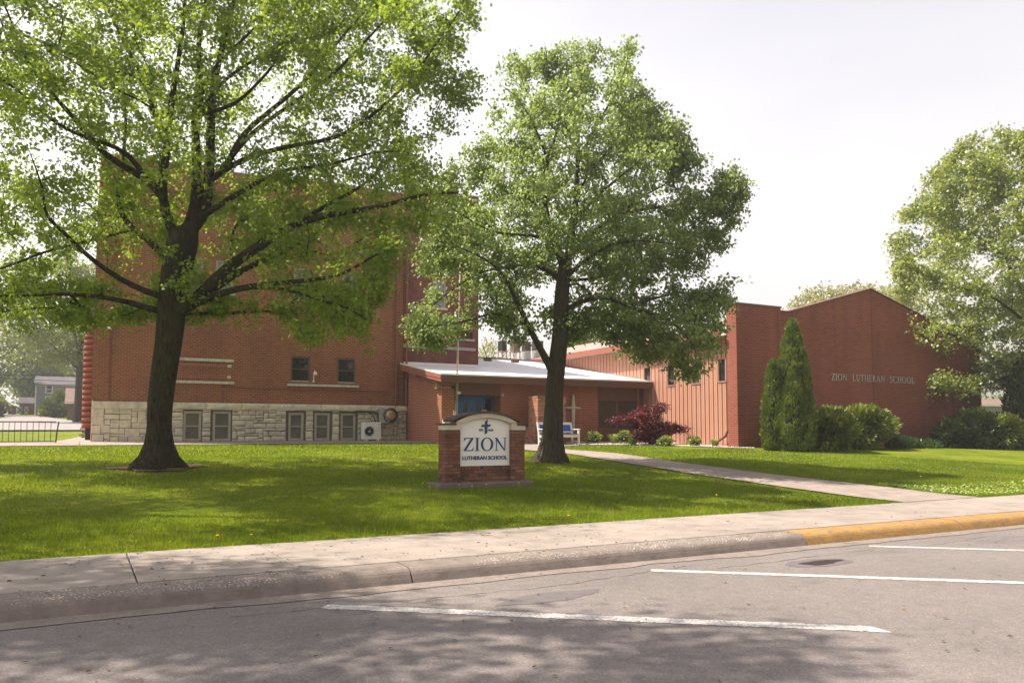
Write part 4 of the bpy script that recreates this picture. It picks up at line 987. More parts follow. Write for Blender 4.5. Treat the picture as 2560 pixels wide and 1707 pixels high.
m = MB(); m.prism([(-1.95, 6.15), (-1.2, 5.7), (-1.2, 5.6), (-2.0, 6.05)], 'y', 103.2, 104.98); m.build('porch_roof', SHINGLE_DARK, bh)
ga = thing('brown_garage', (-.2, 82, gz(80)), 'brown garage with a tan roof in front of the blue house', 'garage')
g = gz(80) - .2; m = MB(); m.wall('y', 80, -1.05, 4.5, g, 4.1, [(-.08, .5, 2.95, 3.85)], .06); m.box(-1.05, 4.5, 80.08, 85.5, g, 4.1); m.build('wall', plain('brown_cladding', (.135, .098, .07), .8), ga)
m = MB(); m.prism([(79.7, 4.05), (79.7, 4.15), (82.8, 5.5), (82.8, 5.4)], 'x', -1.25, 4.7); m.prism([(85.9, 4.05), (85.9, 4.15), (82.8, 5.5), (82.8, 5.4)], 'x', -1.25, 4.7); m.build('roof', SHINGLE_BROWN, ga)
m = MB(); m.box(-1.25, 4.7, 79.66, 79.69, 4.0, 4.12); m.build('eave_trim', WHITE_METAL, ga)
m = MB(); m.box(-.08, .5, 80.0, 80.03, 3.36, 3.41); m.box(.18, .23, 79.995, 80.03, 2.95, 3.85); f = m.build('window', WHITE_METAL, ga); m = MB(); m.box(-.08, .5, 80.04, 80.05, 2.95, 3.85); m.build('pane', GLASS, f)
rh = thing('ranch_house', (84, 52, gz(50)), 'low house with a brown roof seen past the end of the lettered hall', 'house')
g = gz(50) - .2; m = MB(); m.box(79, 95, 50, 58, 3.5, 4.35); m.build('wall', plain('taupe_siding', (.26, .235, .20), .8), rh)
m = MB(); m.box(78.96, 95.04, 49.96, 58.04, g, 3.5); m.build('brick_skirt', plain('pale_brick', (.50, .40, .35), .85), rh)
m = MB(); m.prism([(49.4, 4.28), (49.4, 4.38), (54, 5.35), (54, 5.25)], 'x', 78.5, 95.5); m.prism([(58.6, 4.28), (58.6, 4.38), (54, 5.35), (54, 5.25)], 'x', 78.5, 95.5); m.build('roof', SHINGLE_BROWN, rh)
m = MB(); m.box(78.5, 95.5, 49.34, 49.39, 4.2, 4.36); m.build('gutter', WHITE_METAL, rh)
m = MB(); m.tube([(86.2, 53, 5.0), (86.2, 53, 5.8)], .12, 10); m.lathe([(.2, 0), (.2, .12), (0, .14)], (86.2, 53, 5.8), 'z', 10); m.build('flue', GREY_METAL, rh)
sh_ = thing('garden_shed', (-6.0, 112, gz(110)), 'small grey roofed shed left of the blue house', 'shed')
g = gz(112); m = MB(); m.box(-6.4, -4.8, 112, 114, g, 4.9); m.build('wall', plain('red_shed_board', (.13, .05, .04), .8), sh_)
m = MB(); m.prism([(111.7, 4.85), (111.7, 4.95), (113, 5.7), (113, 5.6)], 'x', -6.6, -4.6); m.prism([(114.3, 4.85), (114.3, 4.95), (113, 5.7), (113, 5.6)], 'x', -6.6, -4.6); m.build('roof', SHINGLE_DARK, sh_)
fe = thing('board_fence', (-6.2, 109, gz(109)), 'dark red board fence with a white crossed gate left of the blue house', 'fence')
g = gz(109); m = MB(); m.box(-7.4, -6.55, 109, 109.1, g, g + 1.0); m.box(-5.25, -4.7, 109, 109.1, g, g + 1.0); m.build('board_panel', plain('red_fence_board', (.12, .045, .035), .85), fe)
m = MB()
for x0, x1 in ((-6.5, -5.92), (-5.88, -5.3)):
    m.box(x0, x1, 109.06, 109.08, g + .1, g + .9, 0)
m.build('gate_backing', plain('pale_gate_board', (.42, .38, .34), .8), fe)
m = MB()
for x0, x1 in ((-6.5, -5.92), (-5.88, -5.3)):
    m.box(x0, x0 + .06, 109, 109.05, g + .1, g + .9); m.box(x1 - .06, x1, 109, 109.05, g + .1, g + .9)
    m.tube([(x0, 109.02, g + .1), (x1, 109.02, g + .9)], .035, 5); m.tube([(x0, 109.02, g + .9), (x1, 109.02, g + .1)], .035, 5)
m.build('gate_frame', DARK_METAL, fe)
for za, zb, lab in ((5.17, 5.25, 'upper of two thin wires crossing behind the red tube'), (4.94, 4.85, 'lower of two thin wires crossing behind the red tube')):
    m = MB(); n = 24; P = []
    for i in range(n + 1):
        t = i / n; x = -20 + 44 * t; P.append((x, 60 + .05 * x, za + (zb - za) * (x + 4.6) / 4.7 * .8 + .012 * ((x + 2.2) ** 2) * .12))
    m.tube(P, .016, 5); tag(m.build('overhead_wire', DARK_METAL), lab, 'wire', 'overhead wires')
# ------------------------------------------------------------------ plants
def rot_frames(l, up, roll):
    """leaf frames: l unit leaf axes (N,3); returns x,y,z axes"""
    y = np.cross(up, l); y /= np.linalg.norm(y, axis=1, keepdims=True) + 1e-9
    z = np.cross(l, y); c, s = np.cos(roll)[:, None], np.sin(roll)[:, None]
    return l, y * c + z * s, z * c - y * s
LOBED = np.array([(.32, 0, 0), (0, 0, .02), (.10, .36, -.05), (.30, .22, -.03), (.52, .46, -.10), (.60, .16, -.05), (1, 0, -.22), (.60, -.16, -.05), (.52, -.46, -.10), (.30, -.22, -.03), (.10, -.36, -.05)])
LOBED_F = np.array([(0, i, i + 1) for i in range(1, 10)] + [(0, 10, 1)])
OVATE = np.array([(0, 0, 0), (.30, .30, -.06), (.68, .24, -.10), (1, 0, -.20), (.68, -.24, -.10), (.30, -.30, -.06), (.5, 0, .0)])
OVATE_F = np.array([(6, 0, 1), (6, 1, 2), (6, 2, 3), (6, 3, 4), (6, 4, 5), (6, 5, 0)])
KITE = np.array([(0, 0, 0), (.45, .22, .03), (1, 0, -.1), (.45, -.22, .03)]); KITE_F = np.array([(0, 1, 2), (0, 2, 3)])
def leaves(name, pos, l, size, mat, parent, shape=(LOBED, LOBED_F), rollsd=.6, tint=None, up=(0, 0, 1)):
    n = len(pos); T, Fc = shape
    X, Y, Z = rot_frames(l, np.array(up, float)[None, :] + RNG.normal(0, .15, (n, 3)), RNG.normal(0, rollsd, n))
    v = pos[:, None, :] + size[:, None, None] * (T[None, :, 0:1] * X[:, None, :] + T[None, :, 1:2] * Y[:, None, :] + T[None, :, 2:3] * Z[:, None, :])
    f = (Fc[None] + (np.arange(n) * len(T))[:, None, None]).reshape(-1, 3)
    if tint is None: tint = np.clip(RNG.normal(.5, .22, n), 0, 1)
    return np_mesh(name, v.reshape(-1, 3), f, mat, np.repeat(tint, len(T)), parent)
def rand_dir(n, down0=.1, down1=.9):
    a = RNG.uniform(0, 2 * math.pi, n); p = -RNG.uniform(down0, down1, n)
    return np.stack([np.cos(a) * np.cos(p), np.sin(a) * np.cos(p), np.sin(p)], 1)
class Skel:
    def __init__(s, cap=60000): s.P = np.zeros((cap, 3)); s.par = np.full(cap, -1); s.r = np.zeros(cap); s.fix = np.zeros(cap, bool); s.d = np.zeros((cap, 3)); s.n = 0
    def add(s, p, par, r, fix=False):
        i = s.n; s.P[i] = p; s.par[i] = par; s.r[i] = r; s.fix[i] = fix
        d = s.P[i] - s.P[par] if par >= 0 else np.array([0, 0, 1.]); s.d[i] = d / (np.linalg.norm(d) + 1e-9); s.n += 1; return i
    def nearest(s, p): return int(np.argmin(((s.P[:s.n] - p) ** 2).sum(1)))
    def limb(s, pts, r0, r1, step=.3, root=False):
        pts = np.array(pts, float); last = -1 if root else s.nearest(pts[0])
        if not root: pts = np.vstack([s.P[last], pts[1:]])
        seg = np.linalg.norm(np.diff(pts, axis=0), axis=1); L = np.concatenate([[0], np.cumsum(seg)]); n = max(2, int(L[-1] / step))
        tt = np.linspace(0, L[-1], n + 1); q = np.stack([np.interp(tt, L, pts[:, k]) for k in range(3)], 1)
        for _ in range(2): q[1:-1] = (q[:-2] + 2 * q[1:-1] + q[2:]) / 4
        for i in range(0 if root else 1, n + 1):
            last = s.add(q[i], last, r0 + (r1 - r0) * (i / n) ** .8, True)
    def reach(s, A, step=.32, minr=.005, sag=.04):
        d0 = np.array([((s.P[:s.n] - a) ** 2).sum(1).min() for a in A]); tips = []
        for k in np.argsort(d0):
            a = A[k]; v = a - s.P[:s.n]; d = np.linalg.norm(v, axis=1) + 1e-6
            cs = (v * s.d[:s.n]).sum(1) / d; cost = d * (1.55 - .55 * cs) + .12 * (s.r[:s.n] > .12)
            j = int(np.argmin(cost)); n = max(1, int(d[j] / step)); last = j; p0 = s.P[j].copy(); d1 = s.d[j]
            for i in range(1, n + 1):
                t = i / n; p = p0 + (a - p0) * t + d1 * d[j] * .22 * t * (1 - t) * 2 + RNG.normal(0, .035, 3) * (t < 1) + np.array([0, 0, sag * math.sin(t * 3.1)])
                last = s.add(p, last, minr)
            tips.append(last)
        return tips
    def finish(s, minr=.005, ex=2.3):
        acc = np.zeros(s.n); ch = [[] for _ in range(s.n)]
        for i in range(s.n - 1, -1, -1):
            r = max((acc[i]) ** (1 / ex), minr)
            s.r[i] = max(s.r[i], min(r, s.r[i] * 1.25 if s.r[i] < .06 else 0)) if s.fix[i] else r
            if s.par[i] >= 0:
                acc[s.par[i]] += r ** ex; ch[s.par[i]].append(i)
        return ch
    def mesh(s, name, mat, parent, base, kmax=14, flare=None, cut=0):
        ch = s.finish(); V = []; Fq = []; nv = 0
        starts = [(0, -1)]
        while starts:
            i, p = starts.pop(); chain = [i]
            while ch[chain[-1]]:
                cc = sorted(ch[chain[-1]], key=lambda q: (-int(s.fix[q] and s.fix[chain[-1]]), -s.r[q]))
                starts += [(q, chain[-1]) for q in cc[1:]]; chain.append(cc[0])
            if s.r[chain[0]] < cut: continue
            pts = s.P[chain]; rad = s.r[chain].copy()
            if p >= 0:
                pts = np.vstack([s.P[p], pts]); rad = np.concatenate([[min(rad[0] * 1.15, s.r[p])], rad])
            if len(pts) < 2: continue
            k = kmax if rad[0] > .12 else (7 if rad[0] > .04 else (5 if rad[0] > .015 else 3))
            t = np.gradient(pts, axis=0); t /= np.linalg.norm(t, axis=1, keepdims=True) + 1e-9
            ref = np.array([1., 0, 0]) if abs(t[0, 0]) < .8 else np.array([0, 1., 0]); ring = np.arange(k) * 2 * math.pi / k; rows = []
            for a in range(len(pts)):
                ref = ref - t[a] * ref.dot(t[a]); ref /= np.linalg.norm(ref) + 1e-9; v2 = np.cross(t[a], ref)
                rr = np.full(k, rad[a])
                if p < 0 and flare:
                    h = pts[a, 2]; fl = flare * math.exp(-max(h, 0) / .32)
                    rr = rr * (1 + fl * (1 + .55 * np.cos(5 * ring + 1.0) + .25 * np.cos(3 * ring)) + .05 * np.cos(3 * ring + h) + .035 * np.cos(7 * ring + h * 2))
                rows.append(pts[a] + (np.cos(ring)[:, None] * ref + np.sin(ring)[:, None] * v2) * rr[:, None])
            V.append(np.concatenate(rows)); m_ = len(pts); b = nv
            ii = (np.arange(m_ - 1)[:, None] * k + np.arange(k)[None]).ravel() + b; jj = (np.arange(m_ - 1)[:, None] * k + (np.arange(k)[None] + 1) % k).ravel() + b
            Fq.append(np.stack([ii, jj, jj + k, ii + k], 1)); nv += m_ * k
        return np_mesh(name, np.concatenate(V) + np.array(base), np.concatenate(Fq), mat, None, parent, True)
def poly_dist(x, z, P):
    d = 1e9; n = len(P)
    for i in range(n):
        a, b = np.array(P[i]), np.array(P[i - 1]); ab = b - a; t = np.clip(((x - a[0]) * ab[0] + (z - a[1]) * ab[1]) / (ab @ ab + 1e-9), 0, 1); q = a + ab * t
        d = min(d, math.hypot(x - q[0], z - q[1]))
    return d
def crown_points(poly, n, dmax, clump=.45, thr=-.12, slope=1.1, dens=None, seed=0):
    xs = [p[0] for p in poly]; zs = [p[1] for p in poly]; out = []
    while len(out) < n:
        x, z = RNG.uniform(min(xs), max(xs)), RNG.uniform(min(zs), max(zs))
        if not in_poly(x, z, poly): continue
        D = min(dmax, .35 + slope * poly_dist(x, z, poly)); d = RNG.uniform(-D, D)
        p = RV * x + FV * d + UPV * z
        if noise.noise(Vector(p) * clump + Vector((seed, 0, 0))) < thr: continue
        if dens and RNG.uniform() > dens(x, z, d): continue
        out.append(p)
    return np.array(out)
def crown_leaves(sk, tips, per, spread, size, base, shape, mat, parent, back=3, down=(.1, 1.0), sd=.25):
    C = []
    for t in tips:
        i = t
        for b in range(back):
            if sk.r[i] < .022 or b == 0: C.append(sk.P[i])
            i = sk.par[i] if sk.par[i] >= 0 else i
            if sk.r[i] > .05: break
    C = np.array(C); n = int(per * len(tips)); idx = RNG.integers(0, len(C), n)
    pos = C[idx] + RNG.normal(0, spread, (n, 3)) * np.array([1, 1, .7]) + np.array([0, 0, -.03]) + np.array(base)
    cl = np.array([noise.noise(Vector(p) * .8) for p in C])[idx] * .35
    return leaves('crown', pos, rand_dir(n, *down), size * RNG.uniform(.7, 1.25, n), mat, parent, shape, .7, np.clip(RNG.normal(.5, sd, n) + cl, 0, 1))
def big_tree(name, T, label, cat, n_attr, per, size, spread, leaf, bark, shape, dmax, group=None, dens=None, flare=.55, thr=-.12, seed=0, sd=.22, back=3, jit=1.0, clump=.45):
    b = T['base']; t = thing(name, b, label, cat, group); sk = Skel()
    for i, (r0, r1, P) in enumerate(T['limbs']): sk.limb(P, r0, r1, root=(i == 0))
    A = crown_points(T['poly'], n_attr, dmax, clump=clump, thr=thr, dens=dens, seed=seed)
    E_ = []                                                          # foliage that follows the outer part of every limb
    for r0, r1, P in T['limbs'][1:]:
        P = np.array(P); L = np.linalg.norm(np.diff(P, axis=0), axis=1).sum(); m_ = int(L * 7)
        for u in RNG.uniform(.35, 1.0, m_):
            q = u * (len(P) - 1); i = min(int(q), len(P) - 2); E_.append(P[i] + (P[i + 1] - P[i]) * (q - i) + RNG.normal(0, .33 * jit, 3) + np.array([0, 0, .08]))
    A = np.concatenate([A, np.array(E_)])
    tips = sk.reach(A); sk.mesh('trunk', bark, t, b, 16, flare)
    crown_leaves(sk, tips, per, spread, size, b, shape, leaf, t, back, sd=sd); return t
MAPLE=dict(base=(1.59, 20.37, 0.75),limbs=[
(0.215,0.35,[(0.0,0.0,-0.02),(0.02,-0.06,0.69),(0.01,-0.11,1.4),(0.09,-0.21,2.22),(0.17,-0.31,2.88),(0.19,-0.36,3.43),(0.24,-0.44,4.08),(0.31,-0.53,4.82),(0.39,-0.61,5.38)]),
(0.129,0.014,[(0.37,-0.59,5.19),(0.07,-0.57,5.63),(-0.07,-0.64,6.02),(-0.14,-0.75,6.35),(-0.07,-0.94,6.91),(-0.06,-1.1,7.48),(-0.02,-1.29,8.19),(0.07,-1.52,9.0),(0.16,-1.75,9.93),(0.17,-1.95,11.07),(0.18,-2.15,12.06)]),
(0.146,0.014,[(0.39,-0.61,5.38),(0.64,-0.63,5.97),(0.64,-0.55,7.24),(0.56,-0.43,8.49),(0.74,-0.42,9.33),(0.6,-0.23,10.06),(0.75,-0.21,10.93),(0.89,-0.2,12.1),(0.97,-0.19,13.66)]),
(0.155,0.014,[(0.39,-0.61,5.38),(0.83,-0.65,5.85),(0.93,-0.56,7.28),(0.94,-0.45,8.96),(1.17,-0.43,10.19),(1.36,-0.35,11.16),(1.57,-0.3,12.13),(1.9,-0.35,13.66)]),
(0.06,0.014,[(0.56,-0.89,7.79),(0.58,-1.36,8.47),(0.64,-1.82,8.75),(1.0,-2.45,9.1),(1.43,-3.11,9.45),(1.74,-3.71,9.73),(1.93,-4.22,9.86),(2.22,-4.82,10.23)]),
(0.052,0.014,[(0.85,-1.08,8.25),(1.05,-0.84,9.02),(1.4,-0.66,9.49),(1.94,-0.58,9.97),(2.69,-0.62,10.58),(3.25,-0.54,10.83),(4.02,-0.57,11.17),(4.76,-0.59,11.56)]),
(0.086,0.014,[(0.18,-0.36,3.47),(-0.25,-0.35,3.59),(-0.62,-0.38,3.8),(-1.15,-0.31,3.84),(-1.65,-0.26,3.9),(-2.13,-0.21,3.88),(-2.63,-0.15,3.8),(-3.2,-0.05,3.75),(-3.71,0.01,3.77)]),
(0.095,0.014,[(0.26,-0.48,4.45),(-0.07,-0.1,5.1),(-0.4,0.31,5.46),(-0.76,0.73,5.82),(-0.94,1.04,6.29),(-0.99,1.3,6.64),(-0.88,1.45,7.22),(-0.81,1.56,8.52),(-0.88,1.77,9.71),(-0.99,2.0,10.69)]),
(0.103,0.014,[(-0.1,-0.43,6.4),(-0.3,-0.55,6.6),(-0.62,-0.59,6.71),(-1.06,-0.57,6.87),(-1.47,-0.58,7.16),(-1.76,-0.66,7.58),(-2.17,-0.68,7.99),(-2.45,-0.75,8.19),(-2.66,-0.87,8.52),(-2.98,-0.92,8.85),(-3.05,-1.13,9.29),(-3.33,-1.22,9.85)]),
(0.069,0.014,[(-0.21,-0.41,6.86),(-0.76,-0.59,7.15),(-1.3,-0.76,7.26),(-1.85,-0.92,7.25),(-2.27,-1.16,7.36),(-2.66,-1.42,7.6),(-2.9,-1.76,7.74),(-3.2,-2.05,7.83),(-3.57,-2.31,7.9)]),
(0.103,0.014,[(-0.05,-0.54,7.51),(-0.11,-0.32,7.87),(-0.29,-0.05,8.46),(-0.46,0.19,9.24),(-0.7,0.5,9.75),(-1.01,0.83,10.42),(-1.2,1.09,11.05),(-1.47,1.41,11.55),(-1.68,1.69,12.26)]),
(0.034,0.014,[(-0.22,-0.49,8.07),(-0.39,-0.71,8.41),(-0.91,-0.71,8.38),(-1.25,-0.82,8.54),(-1.8,-0.84,8.84),(-2.27,-0.88,9.03),(-2.57,-1.01,9.13)]),
(0.03,0.012,[(-0.49,-0.41,8.95),(-0.56,0.22,9.31),(-1.23,1.18,9.69),(-1.82,2.08,10.27),(-2.37,2.95,10.99)]),
(0.086,0.014,[(0.2,-0.39,3.8),(-0.28,-0.55,3.97),(-0.91,-0.63,4.22),(-1.48,-0.75,4.6),(-1.84,-0.97,4.86),(-2.01,-1.29,5.05),(-2.28,-1.55,5.15),(-2.42,-1.88,5.27),(-2.32,-2.34,5.4),(-2.39,-2.72,5.61),(-2.48,-3.09,5.8)]),
(0.043,0.014,[(-1.68,0.52,5.1),(-2.1,0.3,5.0),(-2.41,0.02,4.85),(-2.8,-0.2,4.54),(-3.19,-0.42,4.28),(-3.59,-0.65,4.06)]),
(0.172,0.02,[(0.22,-0.39,3.5),(0.42,-0.69,3.63),(0.74,-1.08,3.94),(1.05,-1.46,4.35),(1.35,-1.84,4.63),(1.74,-2.26,4.92),(2.11,-2.66,5.18),(2.39,-3.02,5.34),(2.7,-3.38,5.45),(3.06,-3.77,5.48),(3.38,-4.14,5.51),(3.71,-4.5,5.5),(3.97,-4.84,5.56),(4.22,-5.17,5.63),(4.61,-5.57,5.7),(4.95,-5.94,5.63)]),
(0.12,0.014,[(0.78,-0.72,3.94),(1.29,-0.73,4.36),(1.65,-0.66,4.68),(2.18,-0.67,4.96),(2.72,-0.69,5.26),(3.17,-0.67,5.58),(3.63,-0.65,5.93),(4.16,-0.67,6.32)]),
(0.077,0.014,[(2.66,-1.86,5.64),(3.3,-1.92,6.12),(3.67,-1.81,6.38),(4.11,-1.74,6.68),(4.5,-1.66,7.01),(4.89,-1.57,7.45),(5.12,-1.39,7.77),(5.52,-1.32,8.23)]),
(0.077,0.014,[(0.87,-0.92,5.93),(1.47,-1.55,6.32),(2.05,-2.17,6.63),(2.32,-2.61,6.71),(2.75,-3.12,6.62),(3.37,-3.75,6.72),(3.67,-4.2,6.79),(3.83,-4.56,6.73),(4.14,-5.01,6.63)]),
(0.077,0.014,[(0.9,-1.0,6.77),(1.46,-1.47,7.1),(2.24,-2.05,7.33),(3.41,-2.83,7.51),(3.78,-3.19,7.78),(4.08,-3.51,8.0),(4.33,-3.82,8.33),(4.62,-4.13,8.56),(4.75,-4.37,8.86),(4.95,-4.64,9.21),(5.12,-4.9,9.51),(5.31,-5.17,9.82),(5.45,-5.41,10.13)]),
(0.077,0.014,[(0.89,-1.02,7.14),(1.51,-1.09,7.8),(2.21,-1.2,8.52),(2.95,-1.34,9.3),(3.33,-1.27,9.88),(3.79,-1.26,10.56),(4.1,-1.14,11.03),(4.52,-1.09,11.59),(4.84,-0.99,12.04),(5.18,-0.91,12.72)]),
(0.069,0.014,[(0.89,-1.01,6.95),(1.59,-1.72,7.6),(2.16,-2.36,8.04),(2.58,-2.91,8.3),(2.75,-3.3,8.39),(3.01,-3.75,8.54),(3.21,-4.17,8.78),(3.43,-4.6,9.0),(3.64,-5.03,9.25),(3.84,-5.45,9.52),(3.97,-5.84,9.85)]),
(0.052,0.014,[(0.88,-1.08,8.07),(1.48,-1.2,8.52),(1.8,-1.17,9.05),(2.2,-1.17,9.51),(2.34,-1.04,9.9),(2.63,-1.0,10.7),(2.87,-0.95,11.54),(3.0,-0.84,12.26)]),
(0.103,0.014,[(0.53,-0.57,3.71),(0.89,-1.13,3.89),(1.47,-1.81,4.07),(2.04,-2.47,4.09),(2.45,-3.05,4.09),(2.81,-3.6,4.08),(3.05,-4.08,4.09),(3.15,-4.48,4.1),(3.47,-5.03,4.37),(3.85,-5.61,4.54)]),
(0.052,0.014,[(2.15,-1.48,4.25),(2.33,-1.91,4.13),(2.61,-2.39,3.97),(3.05,-2.95,3.69),(3.3,-3.41,3.59),(3.5,-3.85,3.42),(3.62,-4.24,3.18)]),
(0.06,0.014,[(0.29,-0.42,3.52),(0.61,-0.26,3.61),(1.36,-0.33,3.65),(1.99,-0.33,3.77),(2.63,-0.34,3.83),(3.1,-0.24,3.64),(3.45,-0.06,3.37)]),
(0.043,0.014,[(1.23,-1.03,4.91),(1.38,-0.58,5.4),(1.69,-0.24,6.11),(2.21,0.03,6.44),(2.75,0.28,6.79)])],poly=[(-5.12, 13.63), (2.87, 13.82), (6.59, 12.24), (7.57, 10.66), (7.05, 10.29), (7.33, 9.83), (7.57, 9.92), (7.47, 9.09), (7.24, 8.44), (7.05, 7.79), (7.05, 7.14), (7.33, 6.67), (7.52, 6.4), (7.15, 5.84), (5.66, 5.65), (5.29, 5.28), (5.66, 4.91), (5.29, 4.17), (5.15, 3.98), (4.96, 3.43), (4.78, 3.15), (4.45, 3.52), (4.17, 3.43), (4.14, 2.96), (3.8, 2.96), (3.43, 3.06), (2.87, 3.34), (2.78, 3.52), (2.13, 3.61), (1.38, 3.52), (0.83, 3.43), (0.27, 3.71), (-0.1, 3.71), (-0.57, 3.43), (-0.85, 3.61), (-1.22, 3.15), (-1.59, 2.96), (-1.96, 3.43), (-2.7, 3.43), (-3.36, 3.15), (-3.63, 3.61), (-4.19, 3.43), (-5.96, 3.43), (-7.54, 4.82), (-7.63, 8.99), (-6.7, 11.77)])

LINDEN=dict(base=(12.04, 19.97, 0.72),limbs=[
(0.3,0.2,[(-0.0,0.0,-0.02),(0.02,-0.06,0.74),(0.01,-0.12,1.56),(0.04,-0.22,2.67),(0.1,-0.29,3.17),(0.14,-0.36,3.78),(0.13,-0.41,4.56),(0.13,-0.45,5.07),(0.18,-0.52,5.54)]),
(0.14,0.014,[(0.18,-0.52,5.54),(0.26,-0.7,5.92),(0.18,-0.82,6.52),(0.21,-0.99,7.04),(0.19,-1.13,7.61),(0.14,-1.29,8.55),(0.07,-1.45,9.64),(0.02,-1.59,10.39),(0.01,-1.74,10.91)]),
(0.13,0.014,[(0.16,-0.5,5.48),(0.09,-0.41,5.96),(-0.12,-0.25,6.61),(-0.22,-0.15,7.13),(-0.26,-0.09,7.89),(-0.24,-0.05,8.42),(-0.06,-0.11,9.12),(0.21,-0.23,9.98),(0.31,-0.24,10.59),(0.11,-0.08,11.16),(-0.0,0.04,11.5)]),
(0.13,0.014,[(0.04,-0.22,2.59),(-0.29,-0.37,2.8),(-0.61,-0.54,3.13),(-1.01,-0.68,3.6),(-1.31,-0.85,3.92),(-1.69,-1.01,4.44),(-2.01,-1.18,4.83),(-2.46,-1.29,5.31),(-2.96,-1.35,5.46),(-3.54,-1.36,5.61)]),
(0.08,0.014,[(0.11,-0.45,5.25),(-0.4,0.07,5.76),(-0.75,0.55,5.81),(-0.99,0.97,5.76),(-1.11,1.33,5.84),(-1.63,1.92,5.62),(-2.16,2.53,5.17),(-2.59,3.09,4.66)]),
(0.05,0.014,[(-0.93,0.16,4.44),(-1.54,-0.0,4.26),(-2.33,-0.08,4.08),(-3.21,-0.09,3.77),(-3.88,-0.23,3.69)]),
(0.06,0.014,[(-0.34,-0.35,7.04),(-0.42,0.35,7.74),(-0.44,1.04,8.17),(-0.49,1.78,8.24),(-0.77,2.58,9.05)]),
(0.06,0.014,[(-0.12,-0.42,6.41),(-0.83,-0.6,6.4),(-1.58,-0.77,6.32),(-2.28,-0.95,6.22),(-2.98,-1.15,6.35),(-3.76,-1.32,6.64)]),
(0.09,0.014,[(0.33,-0.62,5.83),(0.83,-0.76,6.56),(1.36,-0.88,6.98),(1.74,-0.91,7.22),(2.23,-1.0,7.45),(2.99,-1.24,7.57),(3.49,-1.32,7.64),(3.92,-1.38,7.83),(4.41,-1.46,7.91),(5.22,-1.72,8.12)]),
(0.05,0.014,[(1.45,-1.32,7.09),(2.21,-1.05,7.63),(2.96,-0.78,8.1),(3.9,-0.61,8.61),(4.88,-0.49,9.31)]),
(0.08,0.014,[(0.22,-0.52,5.37),(0.12,-1.04,5.44),(0.21,-1.68,5.65),(0.4,-2.37,5.94),(0.85,-3.19,5.93),(1.28,-3.97,5.71)]),
(0.06,0.014,[(0.17,-0.48,5.14),(0.98,-0.31,5.36),(1.87,-0.18,5.58),(2.78,-0.05,5.75),(3.9,-0.02,5.67)]),
(0.08,0.014,[(0.13,-0.41,4.44),(0.54,-0.97,4.68),(1.05,-1.57,4.68),(1.25,-1.98,4.34),(1.56,-2.46,4.17),(2.04,-3.02,3.9),(2.24,-3.42,3.43),(2.25,-3.72,2.97)]),
(0.05,0.014,[(2.52,-1.75,5.19),(3.3,-1.87,4.97),(3.94,-1.92,4.92),(4.48,-1.93,4.94),(5.13,-2.0,4.93)]),
(0.06,0.014,[(0.41,-0.8,7.73),(1.43,-0.54,8.99),(2.5,-0.29,10.13),(3.51,-0.01,11.19)]),
(0.05,0.014,[(0.41,-0.88,8.72),(0.57,-1.79,9.62),(0.56,-2.58,10.12),(0.38,-3.28,10.48)]),
(0.05,0.014,[(-0.3,-0.51,8.95),(-1.28,-1.17,9.49),(-2.16,-1.85,9.74)]),
(0.05,0.014,[(-0.08,-0.7,9.76),(-0.32,0.5,10.75),(-0.2,1.47,12.04)]),
(0.06,0.014,[(0.32,-0.69,6.87),(0.39,-1.62,7.35),(0.53,-2.58,7.67),(0.64,-3.51,7.96),(0.88,-4.5,8.01)]),
(0.05,0.014,[(0.12,-0.44,5.02),(0.88,-0.03,5.39),(1.96,0.29,4.8),(3.09,0.59,4.03),(4.01,0.98,3.6)])],poly=[(1.25, 12.71), (1.66, 12.65), (2.12, 12.54), (2.47, 12.75), (2.52, 11.84), (2.47, 11.5), (2.58, 11.15), (3.05, 10.86), (3.1, 10.63), (3.74, 10.4), (4.15, 9.88), (4.03, 9.53), (4.44, 9.3), (4.78, 9.42), (4.9, 8.95), (5.36, 8.89), (5.48, 8.61), (5.83, 8.14), (5.65, 7.33), (5.65, 6.87), (5.25, 6.41), (4.9, 6.29), (4.67, 5.71), (4.21, 5.37), (4.09, 5.02), (4.9, 5.14), (5.42, 4.85), (5.31, 4.56), (5.13, 4.21), (4.9, 3.52), (4.67, 2.94), (4.32, 2.59), (3.74, 2.24), (3.28, 2.36), (2.81, 2.71), (2.47, 2.94), (2.12, 3.17), (1.77, 3.4), (1.19, 3.52), (0.73, 3.63), (0.5, 3.4), (0.03, 4.1), (-0.43, 4.1), (-0.66, 3.63), (-1.01, 3.4), (-1.47, 3.75), (-1.82, 3.86), (-2.29, 3.98), (-2.87, 3.52), (-3.44, 3.17), (-3.97, 3.57), (-4.26, 4.21), (-4.02, 4.67), (-3.68, 5.02), (-3.91, 5.95), (-3.68, 6.87), (-3.44, 7.8), (-3.21, 8.61), (-2.92, 9.53), (-2.58, 10.46), (-2.17, 10.8), (-1.59, 10.98), (-1.42, 11.5), (-1.59, 11.96), (-1.13, 12.13), (-0.55, 12.08), (-0.2, 12.19), (0.26, 12.31), (0.73, 12.54)])

